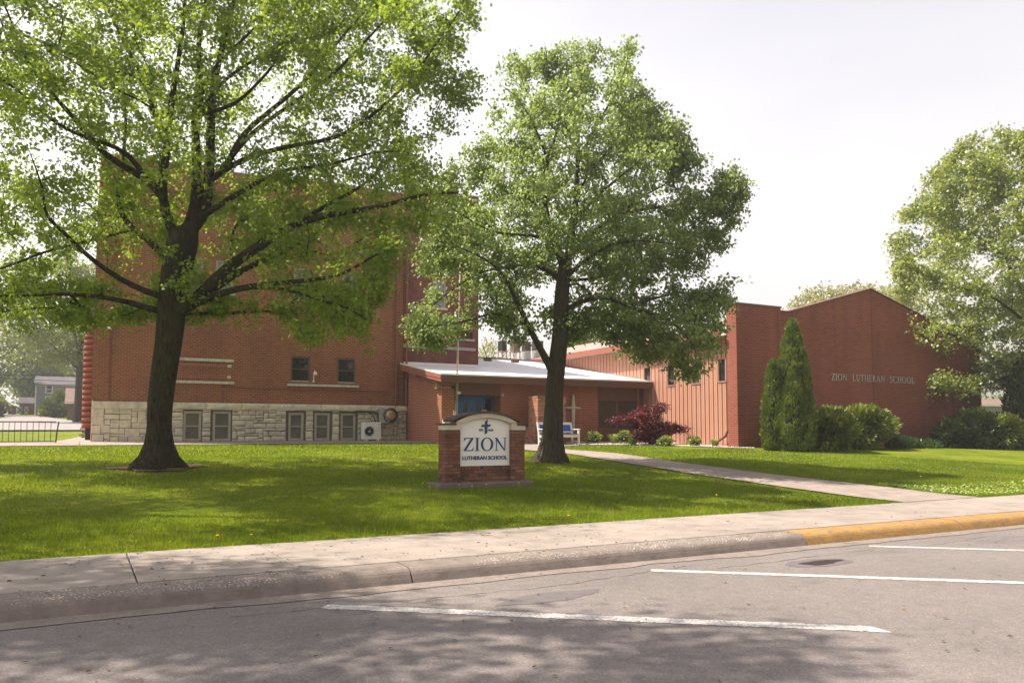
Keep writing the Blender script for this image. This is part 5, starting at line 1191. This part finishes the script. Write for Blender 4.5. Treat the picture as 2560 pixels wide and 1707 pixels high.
SUGAR=dict(base=(42.37, 22.11, 0.85),limbs=[
(0.42,0.3,[(-0.0,0.0,0.0),(-0.11,-0.04,1.3),(-0.26,-0.06,2.68),(-0.4,-0.11,4.25),(-0.53,-0.15,5.82)]),
(0.2,0.02,[(-0.53,-0.15,5.82),(-0.95,-0.1,8.18),(-1.22,-0.17,10.94),(-1.46,-0.22,13.3),(-1.88,-0.16,15.46)]),
(0.16,0.014,[(-0.43,-0.16,5.23),(0.8,-0.3,8.31),(1.97,-0.4,11.28),(2.81,-0.27,13.73)]),
(0.16,0.014,[(-0.31,-0.07,3.07),(-1.45,0.21,3.25),(-2.47,0.41,3.62),(-3.43,0.56,4.08),(-4.57,0.82,4.53),(-5.72,1.06,5.26),(-6.83,1.32,5.42),(-8.1,1.65,5.75)]),
(0.08,0.014,[(-1.85,0.72,3.66),(-3.3,0.67,3.32),(-4.88,0.7,2.89),(-6.44,0.69,2.9),(-8.13,0.73,3.08)]),
(0.12,0.014,[(-0.49,-0.15,5.43),(-1.0,0.66,7.5),(-1.15,1.29,9.22),(-1.15,1.81,11.4),(-0.99,2.23,13.65),(-0.27,2.36,15.95)]),
(0.1,0.014,[(-0.47,-0.13,5.04),(-2.21,0.04,6.13),(-4.21,0.36,7.2),(-6.15,0.7,7.47),(-7.88,0.93,7.73),(-9.59,1.11,8.53)]),
(0.1,0.014,[(-0.94,-0.08,7.79),(-1.27,0.82,9.53),(-1.97,1.97,10.51),(-2.72,3.16,11.52),(-2.97,4.05,12.77)]),
(0.1,0.014,[(-1.19,-0.13,10.15),(-2.45,0.06,11.63),(-3.51,0.16,12.89),(-4.89,0.46,13.75)]),
(0.12,0.014,[(-0.39,-0.14,4.64),(1.57,-0.57,6.31),(4.05,-1.27,8.03),(6.21,-1.81,9.8)]),
(0.12,0.014,[(-0.38,-0.12,4.25),(0.13,-1.55,4.55),(0.66,-3.01,5.01),(1.09,-4.42,5.44)])],poly=[(-2.86, 16.25), (-2.37, 16.05), (-1.58, 15.86), (-0.0, 15.66), (1.57, 14.87), (3.74, 12.91), (5.71, 10.15), (6.7, 6.61), (5.12, 4.25), (2.76, 3.07), (0.79, 3.07), (-0.79, 3.27), (-1.58, 3.07), (-2.37, 2.78), (-3.75, 3.07), (-4.73, 2.58), (-5.92, 2.68), (-6.51, 2.87), (-6.11, 3.37), (-4.34, 3.66), (-4.73, 4.25), (-5.92, 4.64), (-6.9, 5.43), (-8.09, 5.92), (-8.44, 6.41), (-7.59, 7.4), (-7.69, 8.38), (-7.49, 9.76), (-7.99, 10.05), (-7.3, 10.94), (-7.1, 11.92), (-6.51, 12.12), (-6.31, 13.2), (-5.33, 14.28), (-4.73, 14.68), (-3.95, 15.46), (-3.35, 15.66)])

def mdens(x, z, d):
    if x > 5.4 and z < 5.6: return .55
    if x < -2.5 and 6.8 < z < 9.2: return .55
    return .9
big_tree('maple_tree', MAPLE, 'largest tree, wide spreading maple with a thick dark trunk before the old school', 'tree', 3000, 40, .092, .14, MAPLE_LEAF, BARK, (LOBED, LOBED_F), 6.2, dens=mdens, flare=1.6, thr=.02, clump=.7, back=2)
def ldens(x, z, d):
    if z > 9.8: return .75
    return 1.0
big_tree('shade_tree', LINDEN, 'full dark green tree with a straight trunk between the sign and the lettered hall', 'tree', 2700, 31, .108, .13, LINDEN_LEAF, BARK2, (OVATE, OVATE_F), 4.2, dens=ldens, flare=.7, thr=-.03, seed=5, clump=.7, back=2)
def sdens(x, z, d): return .3 if (z < 6.2 and x < -3.5) else .9
big_tree('sugar_maple', SUGAR, 'yellow green tree at the far right end of the lettered hall', 'tree', 2400, 29, .16, .21, SUGAR_LEAF, BARK, (LOBED, LOBED_F), 6.5, flare=.4, thr=-.10, seed=9, sd=.25, jit=.8, clump=.4, dens=sdens)
def ell_points(ells, n, clump=.4, thr=-.15, seed=0):
    out = []; w_ = np.array([e[3] * e[4] * e[5] for e in ells]); w_ = w_ / w_.sum()
    while len(out) < n:
        e = ells[RNG.choice(len(ells), p=w_)]; v = RNG.normal(0, 1, 3); v *= RNG.uniform(.25, 1) ** (1 / 2.2) / np.linalg.norm(v)
        p = np.array(e[:3]) + v * np.array(e[3:6])
        if noise.noise(Vector(p) * clump + Vector((seed, 3, 1))) > thr: out.append(p)
    return np.array(out)
def simple_tree(name, base, h, r, ells, n_attr, per, size, spread, leaf, label, cat='tree', bark=None, group=None, nl=7, seed=0, shape=None, lean=0):
    t = thing(name, base, label, cat, group); sk = Skel(); rg = np.random.default_rng(seed + 3)
    top = h * .72; sk.limb([(0, 0, -.2), (.02 * h * lean, 0, h * .2), (.0, .03 * h * lean, h * .45), (.02 * h, 0, top)], r, r * .3, .4, True)
    for i in range(nl):
        z = h * (.22 + .45 * i / nl); a = i * 2.4 + rg.uniform(-.3, .3); L = h * rg.uniform(.24, .36)
        sk.limb([(0, 0, z), (math.cos(a) * L * .5, math.sin(a) * L * .5, z + L * .35), (math.cos(a) * L, math.sin(a) * L, z + L * .75)], r * .4, r * .12, .4)
    tips = sk.reach(ell_points(ells, n_attr, seed=seed), .5); sk.mesh('trunk', bark or BARK2, t, base, 12, .3, .006)
    crown_leaves(sk, tips, per, spread, size, base, shape or (OVATE, OVATE_F), leaf, t, 3); return t
# beyond the lawn
simple_tree('background_tree', (-.19, 73.0, gz(73)), 15, .34, [(-1.2, 0, 9.2, 4.8, 4, 4.6), (-2.6, 0, 6.2, 3.4, 3, 2.2), (1.5, 0, 8.4, 3, 3, 3.6), (-.5, 0, 12, 3.2, 3, 3)], 1300, 16, .20, .34, FAR_LEAF, 'airy pale green tree with a grey trunk standing in front of the brown garage', seed=2)
simple_tree('background_tree', (-9.5, 104.0, gz(104)), 12.5, .4, [(0, 0, 7.5, 3.2, 3, 4.6), (-3, 0, 6, 3, 3, 4)], 700, 14, .42, .5, FAR_LEAF, 'rounded green tree at the left edge of the view beyond the driveway', seed=4)
simple_tree('background_tree', (-5.6, 118.0, gz(118)), 10, .3, [(0, 0, 6.0, 3.0, 3, 4.2), (1.5, 0, 4.5, 2.4, 2, 3)], 600, 14, .42, .5, FAR_LEAF, 'slim leafy tree rising behind the board fence and shed', seed=6)
simple_tree('background_tree', (-12.5, 92.0, gz(92)), 9, .3, [(0, 0, 5, 3.0, 3, 3.8), (2.4, 0, 2.4, 2.4, 2, 2)], 520, 14, .36, .45, FAR_LEAF, 'low branched leafy tree beside the driveway at the left edge', seed=8)
simple_tree('background_tree', (0.5, 125.0, gz(125)), 11, .3, [(0, 0, 6.5, 4, 3, 4.0)], 420, 14, .45, .55, FAR_LEAF, 'leafy tree directly behind the blue house roof', seed=10)
simple_tree('background_tree', (-2.6, 131.0, gz(131)), 12, .3, [(0, 0, 7.0, 3.6, 3, 5.0)], 420, 14, .45, .55, FAR_LEAF, 'leafy tree behind the left end of the blue house', seed=14)
simple_tree('budding_tree', (38.0, 75.0, gz(75)), 9.8, .2, [(0, 0, 6.0, 2.2, 2, 3.4), (.8, 0, 4, 2, 2, 3)], 420, 9, .22, .35, SPRING_LEAF, 'thin budding tree behind the rooftop condensers', seed=12, nl=9)
simple_tree('budding_tree', (40.5, 60.0, gz(60)), 11.0, .22, [(0, 0, 7.8, 3.2, 3, 2.6)], 420, 12, .26, .35, FAR_LEAF, 'pale tree glimpsed over the ribbed wall behind the shade tree', seed=16)
simple_tree('budding_tree', (86.0, 70.0, gz(70)), 20.0, .35, [(-3, 0, 14.5, 6.0, 4, 3.2), (5, 0, 16.2, 7.0, 4, 2.6), (10, 0, 16.0, 4.0, 4, 2.6)], 900, 14, .40, .5, SPRING_LEAF, 'tan budding tree showing above the gable of the lettered hall', seed=18, nl=9)
simple_tree('background_tree', (118.0, 78.0, gz(78)), 9.0, .3, [(0, 0, 6.0, 6, 4, 3.6), (-8, 0, 5.4, 5, 4, 3)], 420, 14, .45, .55, FAR_LEAF, 'soft green tree above the ranch house roof at the right', seed=20)
# street tree out of frame whose shade falls on the kerb and road
simple_tree('street_tree', (-8.2, 12.6, gz(12.6)), 18.0, .4, [(2.3, -2.2, 13.6, 3.3, 2.9, 2.4), (-1.0, .2, 13.8, 4.0, 3.6, 2.8)], 620, 40, .15, .34, MAPLE_LEAF, 'street tree beside the sidewalk whose shade falls on the road', seed=22, bark=BARK, shape=(LOBED, LOBED_F))
simple_tree('street_tree', (-9.6, 19.4, gz(19.4)), 18.0, .36, [(3.2, -1.0, 12.9, 3.3, 3.0, 2.2), (7.4, -1.8, 12.9, 3.0, 2.6, 1.6), (0, 0, 13.5, 3, 3, 2.5)], 560, 24, .15, .30, MAPLE_LEAF, 'second street tree further along the lawn whose dappled shade falls on the front grass', seed=31, bark=BARK, shape=(LOBED, LOBED_F))
simple_tree('street_tree', (4.6, -8.6, .0), 13.0, .35, [(2.0, 8.2, 9.6, 2.0, 1.6, 1.2)], 60, 12, .20, .35, MAPLE_LEAF, 'street tree across the road behind the viewer', seed=24, bark=BARK, shape=(LOBED, LOBED_F)) if False else None

def surf_shrub(name, base, label, cat, blobs, n, size, leaf, out=.5, upb=.6, core=.72, group=None, bumpa=.16, fr=2.2, shape=None, core_col=None, rollsd=.8, cname='foliage', vert=False):
    """evergreen built of thousands of small sprays over lumpy blobs round a twiggy dark core"""
    t = thing(name, base, label, cat, group); V = np.array([b[3] * b[4] + b[4] * b[5] + b[3] * b[5] for b in blobs]); V = V / V.sum(); P = []; D = []; Tn = []
    for b, w_ in zip(blobs, V):
        k = int(n * w_); v = RNG.normal(0, 1, (k, 3)); v /= np.linalg.norm(v, axis=1, keepdims=True)
        c = np.array(b[:3]); r = np.array(b[3:6])
        if vert:                                     # spire: cone-like profile
            h = RNG.uniform(0, 1, k) ** 1.35; a = RNG.uniform(0, 2 * math.pi, k)
            prof = np.interp(h, [0, .06, .25, .55, .8, .93, 1], [.72, .95, 1.0, .80, .50, .25, .03])
            v = np.stack([np.cos(a), np.sin(a), np.full(k, .25)], 1)
            q = np.stack([np.cos(a) * prof * r[0], np.sin(a) * prof * r[1], h * r[2]], 1)
        else: q = v * r
        nz = np.array([noise.noise(Vector(x) * fr) + .5 * noise.noise(Vector(x) * fr * 2.3) for x in (q + c)])
        s_ = 1 + bumpa * nz + RNG.uniform(-.12, .03, k)
        q = c + (q * s_[:, None] if not vert else q * np.stack([s_, s_, np.ones(k)], 1))
        d = v * out + np.array([0, 0, upb]) + RNG.normal(0, .35, (k, 3)); d /= np.linalg.norm(d, axis=1, keepdims=True)
        P.append(q); D.append(d); Tn.append(np.clip(.45 + nz * .55 + RNG.normal(0, .18, k), 0, 1))
    P = np.concatenate(P); ok = P[:, 2] > -.02; D = np.concatenate(D)[ok]; Tn = np.concatenate(Tn)[ok]; P = P[ok]
    leaves(cname, P + np.array(base), D, size * RNG.uniform(.6, 1.3, len(P)), leaf, t, shape or (KITE, KITE_F), rollsd, Tn, (.3, .2, 1))
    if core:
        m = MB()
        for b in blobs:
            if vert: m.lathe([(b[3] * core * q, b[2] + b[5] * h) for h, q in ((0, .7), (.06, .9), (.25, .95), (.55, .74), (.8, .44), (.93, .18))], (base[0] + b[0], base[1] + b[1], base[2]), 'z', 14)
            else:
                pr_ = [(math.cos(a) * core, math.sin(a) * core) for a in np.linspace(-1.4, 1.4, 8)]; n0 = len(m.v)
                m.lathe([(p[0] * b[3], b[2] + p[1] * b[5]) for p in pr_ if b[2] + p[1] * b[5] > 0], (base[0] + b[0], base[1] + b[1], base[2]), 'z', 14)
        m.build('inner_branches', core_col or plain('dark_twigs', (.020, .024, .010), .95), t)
    return t
surf_shrub('arborvitae', (24.33, 22.30, gz(22.30)), 'tall pointed arborvitae with a smaller spire at its left against the hall corner', 'evergreen', [(.20, 0, 0, .74, .74, 5.05), (-.62, .28, 0, .42, .45, 3.45), (.72, .3, 0, .50, .5, 2.3), (-.25, -.35, 0, .62, .5, 3.0)], 19000, .16, ARB_LEAF, .55, .9, .80, bumpa=.26, fr=2.6, vert=True)
surf_shrub('arborvitae', (39.60, 21.92, gz(21.92)), 'dark arborvitae spire past the far end of the hall', 'evergreen', [(0, 0, 0, 1.1, 1.0, 4.3), (1.5, .3, 0, 1.2, 1.1, 4.8), (3.2, 0, 0, 1.2, 1.0, 4.2)], 13000, .22, DARK_LEAF, .5, 1.0, .86, bumpa=.13, fr=2.2, vert=True)
surf_shrub('round_juniper', (26.27, 22.07, gz(22.07)), 'rounded bright topped evergreen shrub right of the tall arborvitae', 'shrub', [(0, 0, .82, .98, .85, .74), (.28, .1, .62, .85, .75, .58)], 8000, .20, JUN_LEAF, .9, .45, .72, 'evergreen shrubs along the hall', .34, 2.0)
surf_shrub('spreading_juniper', (29.07, 22.59, gz(22.59)), 'feathery spreading evergreen shrub under the wall lettering', 'shrub', [(0, 0, .92, 1.10, .75, .68), (.75, 0, .95, .75, .6, .48), (-.4, 0, .70, .9, .65, .62)], 8000, .27, JUN_LEAF, 1.0, .35, .66, 'evergreen shrubs along the hall', .42, 1.7)
surf_shrub('small_juniper', (25.47, 22.77, gz(22.77)), 'thin small evergreen squeezed behind the tall arborvitae', 'shrub', [(.35, 0, .95, .5, .35, .55)], 1300, .20, JUN_LEAF, 1.0, .3, .6, None, .3, 2.0)
surf_shrub('spreading_juniper', (36.08, 22.21, gz(22.21)), 'dark low spreading evergreen at the far end of the hall wall', 'shrub', [(0, 0, .75, 1.5, .9, .80), (1.6, 0, .70, 1.2, .9, .70), (-1.3, .2, .55, 1.0, .7, .6)], 8500, .25, DARK_LEAF, .9, .4, .62, 'evergreen shrubs along the hall', .34, 1.6)
surf_shrub('spreading_juniper', (37.12, 21.36, gz(21.36)), 'yellow tipped juniper in front of the dark spreading evergreens', 'shrub', [(0, 0, .75, 1.1, .5, .60), (1.1, 0, .6, .6, .5, .5)], 2600, .25, JUN_LEAF, 1.0, .3, .5, 'evergreen shrubs along the hall', .35, 1.8)
surf_shrub('ground_cover', (32.70, 22.77, gz(22.77)), 'low mound of green ground cover at the foot of the hall wall', 'plant', [(0, 0, .05, 1.7, .6, .28), (-1.0, 0, .05, .9, .5, .42)], 4200, .14, leaf_mat('ground_cover_leaf', [(0, (.03, .07, .012)), (1, (.07, .13, .025))], (.14, .2, .02), .3), .6, .9, 0, None, .15, 3)
surf_shrub('conifer_bush', (-2.35, 95.0, gz(95)), 'pointed dark green bush in front of the blue house', 'shrub', [(0, 0, .8, 1.3, 1.2, 1.0), (.3, 0, 1.3, .8, .8, .9), (.35, 0, 1.9, .35, .35, .75)], 3500, .34, JUN_LEAF, .8, .6, .84, None, .2, 1.2)
surf_shrub('leafy_bush', (-8.6, 98.0, gz(98)), 'rounded green bush at the left edge before the board fence', 'shrub', [(0, 0, .9, 1.9, 1.4, 1.3), (-2.5, 0, 1.2, 1.8, 1.4, 1.6)], 3200, .34, FAR_LEAF, .7, .5, .84, None, .2, 1.0, (OVATE, OVATE_F))
ww = []
for i in range(26):
    x = -46 + i * 2.7 + RNG.uniform(-1, 1); y = 150 + RNG.uniform(-6, 10); ww.append((x, y, gz(y) + 4.2, 2.6, 2.2, 4.6 * RNG.uniform(.8, 1.3)))
for i in range(16):
    x = 122 + i * 4.5; y = 96 + RNG.uniform(-6, 10); ww.append((x, y, gz(y) + 3.6, 3.6, 2.6, 3.8 * RNG.uniform(.8, 1.3)))
for i in range(26):
    x = 190 + RNG.uniform(-12, 25); y = -6 + i * 4.6 + RNG.uniform(-2, 2); ww.append((x, y, gz(y) + 4.0, 4.5, 3.6, 4.6 * RNG.uniform(.7, 1.3)))
P = ell_points(ww, 13000, .3, -.2); o = leaves('far_woods', P, rand_dir(len(P)), RNG.uniform(.5, 1.0, len(P)), FAR_LEAF, None, (OVATE, OVATE_F)); o['kind'] = 'stuff'
# red japanese maple in layered sheets
jm = thing('japanese_maple', (22.25, 28.4, 1.0), 'low dark red layered maple beside the ribbed tan wall', 'shrub')
sk = Skel(6000)
sk.limb([(0, 0, 0), (-.05, 0, .35), (.0, .05, .7)], .07, .05, .15, True)
pads = [(-1.2, .3, 1.10, .85, .5, .20), (-.45, .0, 1.30, .95, .55, .22), (.25, .2, 1.58, .75, .5, .24), (.45, -.1, 1.78, .5, .4, .14), (-.2, -.2, .95, .95, .6, .26), (.9, .0, .85, .8, .55, .22), (1.45, -.2, .70, .62, .5, .20), (-.5, -.2, .62, .70, .5, .28), (.35, -.2, .58, .75, .5, .25), (.0, -.1, .3, .6, .45, .25)]
for p in pads: sk.limb([(0, 0, .45), (p[0] * .5, p[1] * .5, p[2] * .7), (p[0], p[1], p[2])], .035, .012, .15)
sk.limb([(0, 0, .45), (.7, -.1, .45), (1.1, -.1, .25), (1.35, -.1, .15)], .035, .02, .15)
tips = sk.reach(ell_points(pads, 520, 1.2, -.5), .15, .003, .01); sk.mesh('trunk', BARK, jm, (22.25, 28.4, 1.0), 8, .2)
crown_leaves(sk, tips, 17, .07, .085, (22.25, 28.4, 1.0), (LOBED, LOBED_F), RED_LEAF, jm, 2, (.0, .8))
def small_plant(name, x, y, w_, h, label, grassy=False, n=420):
    b = (x, y, gz(y) + .02)
    if not grassy:
        return surf_shrub(name, b, label, 'plant', [(0, 0, h * .5, w_ / 2, w_ / 2.2, h * .52)], n, .085, LIME_LEAF, .8, .5, .78, 'plants in the gravel bed', .25, 5, (OVATE, OVATE_F), rollsd=.8)
    t = thing(name, b, label, 'plant', 'plants in the gravel bed'); P = []; Fq = []; T = []
    for i in range(n // 2):
        a = RNG.uniform(0, 6.28); L = h * RNG.uniform(.7, 1.25); lean = RNG.uniform(.15, .75) * w_ * .6; r0 = RNG.uniform(0, .10); wd = RNG.uniform(.008, .016); c, s_ = math.cos(a), math.sin(a); k0 = len(P); tt = RNG.uniform(0, 1)
        for j in range(5):
            u = j / 4; rr = r0 + lean * u ** 1.6; z = L * (u - .38 * u * u * u); ww = wd * (1 - u * .85)
            P += [(b[0] + c * rr - s_ * ww, b[1] + s_ * rr + c * ww, b[2] + z), (b[0] + c * rr + s_ * ww, b[1] + s_ * rr - c * ww, b[2] + z)]; T += [tt, tt]
        for j in range(4): Fq.append((k0 + 2 * j, k0 + 2 * j + 1, k0 + 2 * j + 3, k0 + 2 * j + 2))
    np_mesh('foliage', P, Fq, LIME_LEAF, T, t); return t
small_plant('leafy_plant', 20.15, 29.75, .72, .50, 'round bright green plant under the left pane of the wide window')
small_plant('grassy_plant', 20.95, 29.35, .85, .60, 'grassy clump of long green blades under the wide window', True, 520)
small_plant('leafy_plant', 21.75, 29.6, .70, .52, 'green plant between the grassy clump and the red maple')
small_plant('leafy_plant', 22.2, 27.3, .62, .36, 'small bright plant at the foot of the red maple')
small_plant('leafy_plant', 21.45, 28.6, .30, .18, 'tiny yellow green plant at the front edge of the gravel')
small_plant('leafy_plant', 23.25, 26.6, .50, .36, 'small plant by the ribbed wall between the red maple and the downspout')
small_plant('grassy_plant', 23.75, 25.95, .60, .45, 'bushy green clump nearest the downspout by the ribbed wall', True, 420)

# ------------------------------------------------------------------ grass, dandelions, litter
TR = [((1.59, 20.30), .80), ((12.04, 19.97), .38)]
def grass_ok(x, y):
    ok = (y > 10.60) & ~((x > np.interp(y, [p[0] for p in WL], [p[1] for p in WL]) - .01) & (x < np.interp(y, [p[0] for p in WR], [p[1] for p in WR]) + .01))
    ok &= ~((x > 6.5) & (x < 8.79) & (y > 15.21) & (y < 16.0))
    ok &= ~((y > 31.9 + .35 * np.sin(x * .13 + .6) - .02) & (x < 13.7)) & ~((y > 28.3) & (x > 13.6) & (x < 24.5)) & ~((y > 24.3) & (x > 20.8))
    ok &= ~((y > 28.75 - (x - 18.5) * .15) & (x > 18.4)) & ~((y > 27.0 - (x - 22.4) * 1.9) & (x > 22.2))
    for (a, b), r in TR: ok &= ((x - a) ** 2 + (y - b) ** 2) > r * r
    return ok
gv = []; gt = []
def blades(x0, x1, y0, y1, dens, h, wd, frac=1.0):
    n = int((x1 - x0) * (y1 - y0) * dens); x = RNG.uniform(x0, x1, n); y = RNG.uniform(y0, y1, n)
    cx = x * .8803 - y * .4743; cy = x * .4743 + y * .8803; vis = (np.abs(cx) < cy * .70 + 1.0)
    k = grass_ok(x, y) & vis; x, y = x[k], y[k]; n = len(x); z = np.interp(y, PY, PZ) - .02
    pn = np.array([noise.noise((a * .45, b * .45, 0)) + .5 * noise.noise((a * 1.7, b * 1.7, 4)) for a, b in zip(x, y)])
    a = RNG.uniform(0, 6.28, n); hh = h * RNG.uniform(.55, 1.25, n) * (1 + .45 * pn); w_ = wd * RNG.uniform(.7, 1.3, n); ln = RNG.uniform(.1, .8, n) * hh; b = RNG.uniform(0, 6.28, n)
    v = np.zeros((n, 3, 3)); v[:, 0] = np.stack([x - np.cos(a) * w_, y - np.sin(a) * w_, z], 1); v[:, 1] = np.stack([x + np.cos(a) * w_, y + np.sin(a) * w_, z], 1)
    v[:, 2] = np.stack([x + np.cos(b) * ln, y + np.sin(b) * ln, z + hh], 1); gv.append(v.reshape(-1, 3))
    pm = np.array([noise.noise((a * .13, b * .2, 9)) for a, b in zip(x, y)])
    t = np.clip(.45 + .42 * pn + .3 * pm + RNG.normal(0, .16, n), 0, .9); t[RNG.uniform(0, 1, n) < .02 + .10 * np.clip(pm - .15, 0, 1)] = 1; t = np.where(h > .1, RNG.uniform(.85, 1, n), t); gt.append(np.repeat(t, 3))
blades(-3, 22, 10.58, 11.4, 2000, .058, .0050)
blades(-3, 28, 11.4, 14.5, 1250, .050, .0055)
blades(-3, 36, 14.5, 19, 620, .050, .0075)
blades(-4, 44, 19, 25, 280, .058, .0105)
blades(-5, 24, 25, 33, 150, .07, .014)
blades(-7, 1.5, 35.8, 52, 40, .08, .02)
blades(-3, 20, 10.6, 12.2, 16, .19, .0035); blades(-3, 36, 12, 22, 3, .17, .004)      # seed stalks
gv = np.concatenate(gv); gt = np.concatenate(gt)
o = np_mesh('grass', gv, np.arange(len(gv)).reshape(-1, 3), GRASS, gt); o['kind'] = 'stuff'
# broad-leaved weeds along the walk
n = 2600; x = 17.1 + RNG.uniform(0, 1, n) ** 1.6 * 9; y = 10.75 + RNG.uniform(0, 1, n) ** 1.5 * 1.6 + np.maximum(0, (17.6 - x)) * 1.2
k = grass_ok(x, y); x, y = x[k], y[k]; p = np.stack([x, y, np.interp(y, PY, PZ) + RNG.uniform(.01, .06, len(x))], 1)
o = leaves('clover', p, rand_dir(len(p), -.8, .3), RNG.uniform(.04, .075, len(p)), LIME_LEAF, None, (OVATE, OVATE_F)); o['kind'] = 'stuff'
# dandelions
dm = MB(); dm.lathe([(0, .012), (.022, .008), (.028, 0), (.012, -.008), (0, -.008)], (0, 0, .085), 'z', 8); DY_ = plain('dandelion_yellow', (.72, .44, .02), .7)
dl = thing('dandelion', (6.2, 15.0, gz(15.0)), 'yellow dandelion in the grass beside the sign plinth', 'flower', 'yellow dandelions dotted over the lawn')
m = MB(); m.lathe([(0, .092), (.014, .090), (.021, .082), (.008, .074), (0, .074)], (6.2, 15.0, gz(15)), 'z', 8); m.build('flower_head', DY_, dl)
m = MB(); m.tube([(6.2, 15.0, gz(15) - .02), (6.2, 15.0, gz(15) + .075)], .004, 5); m.build('stem', LIME_LEAF, dl)
spots = [(1.6, 10.95), (2.0, 10.85), (6.9, 15.1), (7.5, 15.05), (8.3, 15.1), (6.3, 15.6), (7.1, 14.9), (6.9, 10.9), (12.4, 11.6), (13.6, 12.8), (11.2, 12.2), (13.3, 14.4), (18.4, 14.5), (19.6, 13.6), (20.4, 15.2), (21.7, 14.2), (22.5, 17), (25.3, 18.4), (27.9, 20.1), (31.3, 21.4), (32.2, 18.7), (33.8, 22.0), (29.0, 22.6), (24.8, 21.2), (22.4, 20.3), (31.0, 23.2), (19.8, 18.2)]
for x, y in spots:
    c = copy_tree(dl); c.location = (x, y, gz(y)); c.rotation_euler = (0, 0, RNG.uniform(0, 6)); c['label'] = 'small yellow dandelion dotted in the lawn grass'
# fallen bits
n = 900; x = RNG.uniform(-2, 14, n); y = np.where(RNG.uniform(0, 1, n) < .62, RNG.uniform(8.25, 10.6, n), RNG.uniform(3.5, 7.9, n)); k = RNG.uniform(0, 1, n) < np.where(x < 7, .9, .35)
x, y = x[k], y[k]; z = np.where(y > 8.45, .172, np.where(y > 8.2, .163, .012)); p = np.stack([x, y, z], 1)
a = RNG.uniform(0, 6.28, len(x)); l = np.stack([np.cos(a), np.sin(a), np.full(len(a), .08)], 1)
o = leaves('leaf_litter', p, l, RNG.uniform(.02, .06, len(x)), leaf_mat('dry_litter', [(0, (.06, .035, .02)), (.6, (.14, .085, .04)), (1, (.22, .19, .05))], (.2, .14, .04), .1, .02), None, (KITE, KITE_F), .25); o['kind'] = 'stuff'
# bare soil and roots at the maple's foot
m = MB(); k = 40
for (cx, cy), r in (((1.59, 20.28), .82), ((12.04, 19.93), .36)):
    m.poly([(cx + r * (1.15 + .35 * math.sin(3 * t) + RNG.uniform(-.15, .15)) * math.cos(t), cy + r * (.8 + RNG.uniform(-.08, .08)) * math.sin(t), gz(cy + r * .8 * math.sin(t)) + .022) for t in np.linspace(0, 6.283, k, endpoint=False)])
struct(m.build('bare_soil', plain('bare_soil', (.19, .105, .065), .95, .35, 14, bump=.8)))
mb = MB(); mb.box(-480, 690, -480, 880, -3, 45); hz = mb.build('haze', bpy.data.materials.new('haze_air')); hz['kind'] = 'stuff'
hm = hz.data.materials[0]; hm.use_nodes = True; hn = hm.node_tree; hn.nodes.remove(hn.nodes['Principled BSDF'])
pv = hn.nodes.new('ShaderNodeVolumePrincipled'); pv.inputs['Color'].default_value = (.95, .94, .95, 1); pv.inputs['Density'].default_value = .0009; pv.inputs['Anisotropy'].default_value = .3
hn.links.new(pv.outputs[0], [q for q in hn.nodes if q.type == 'OUTPUT_MATERIAL'][0].inputs['Volume'])
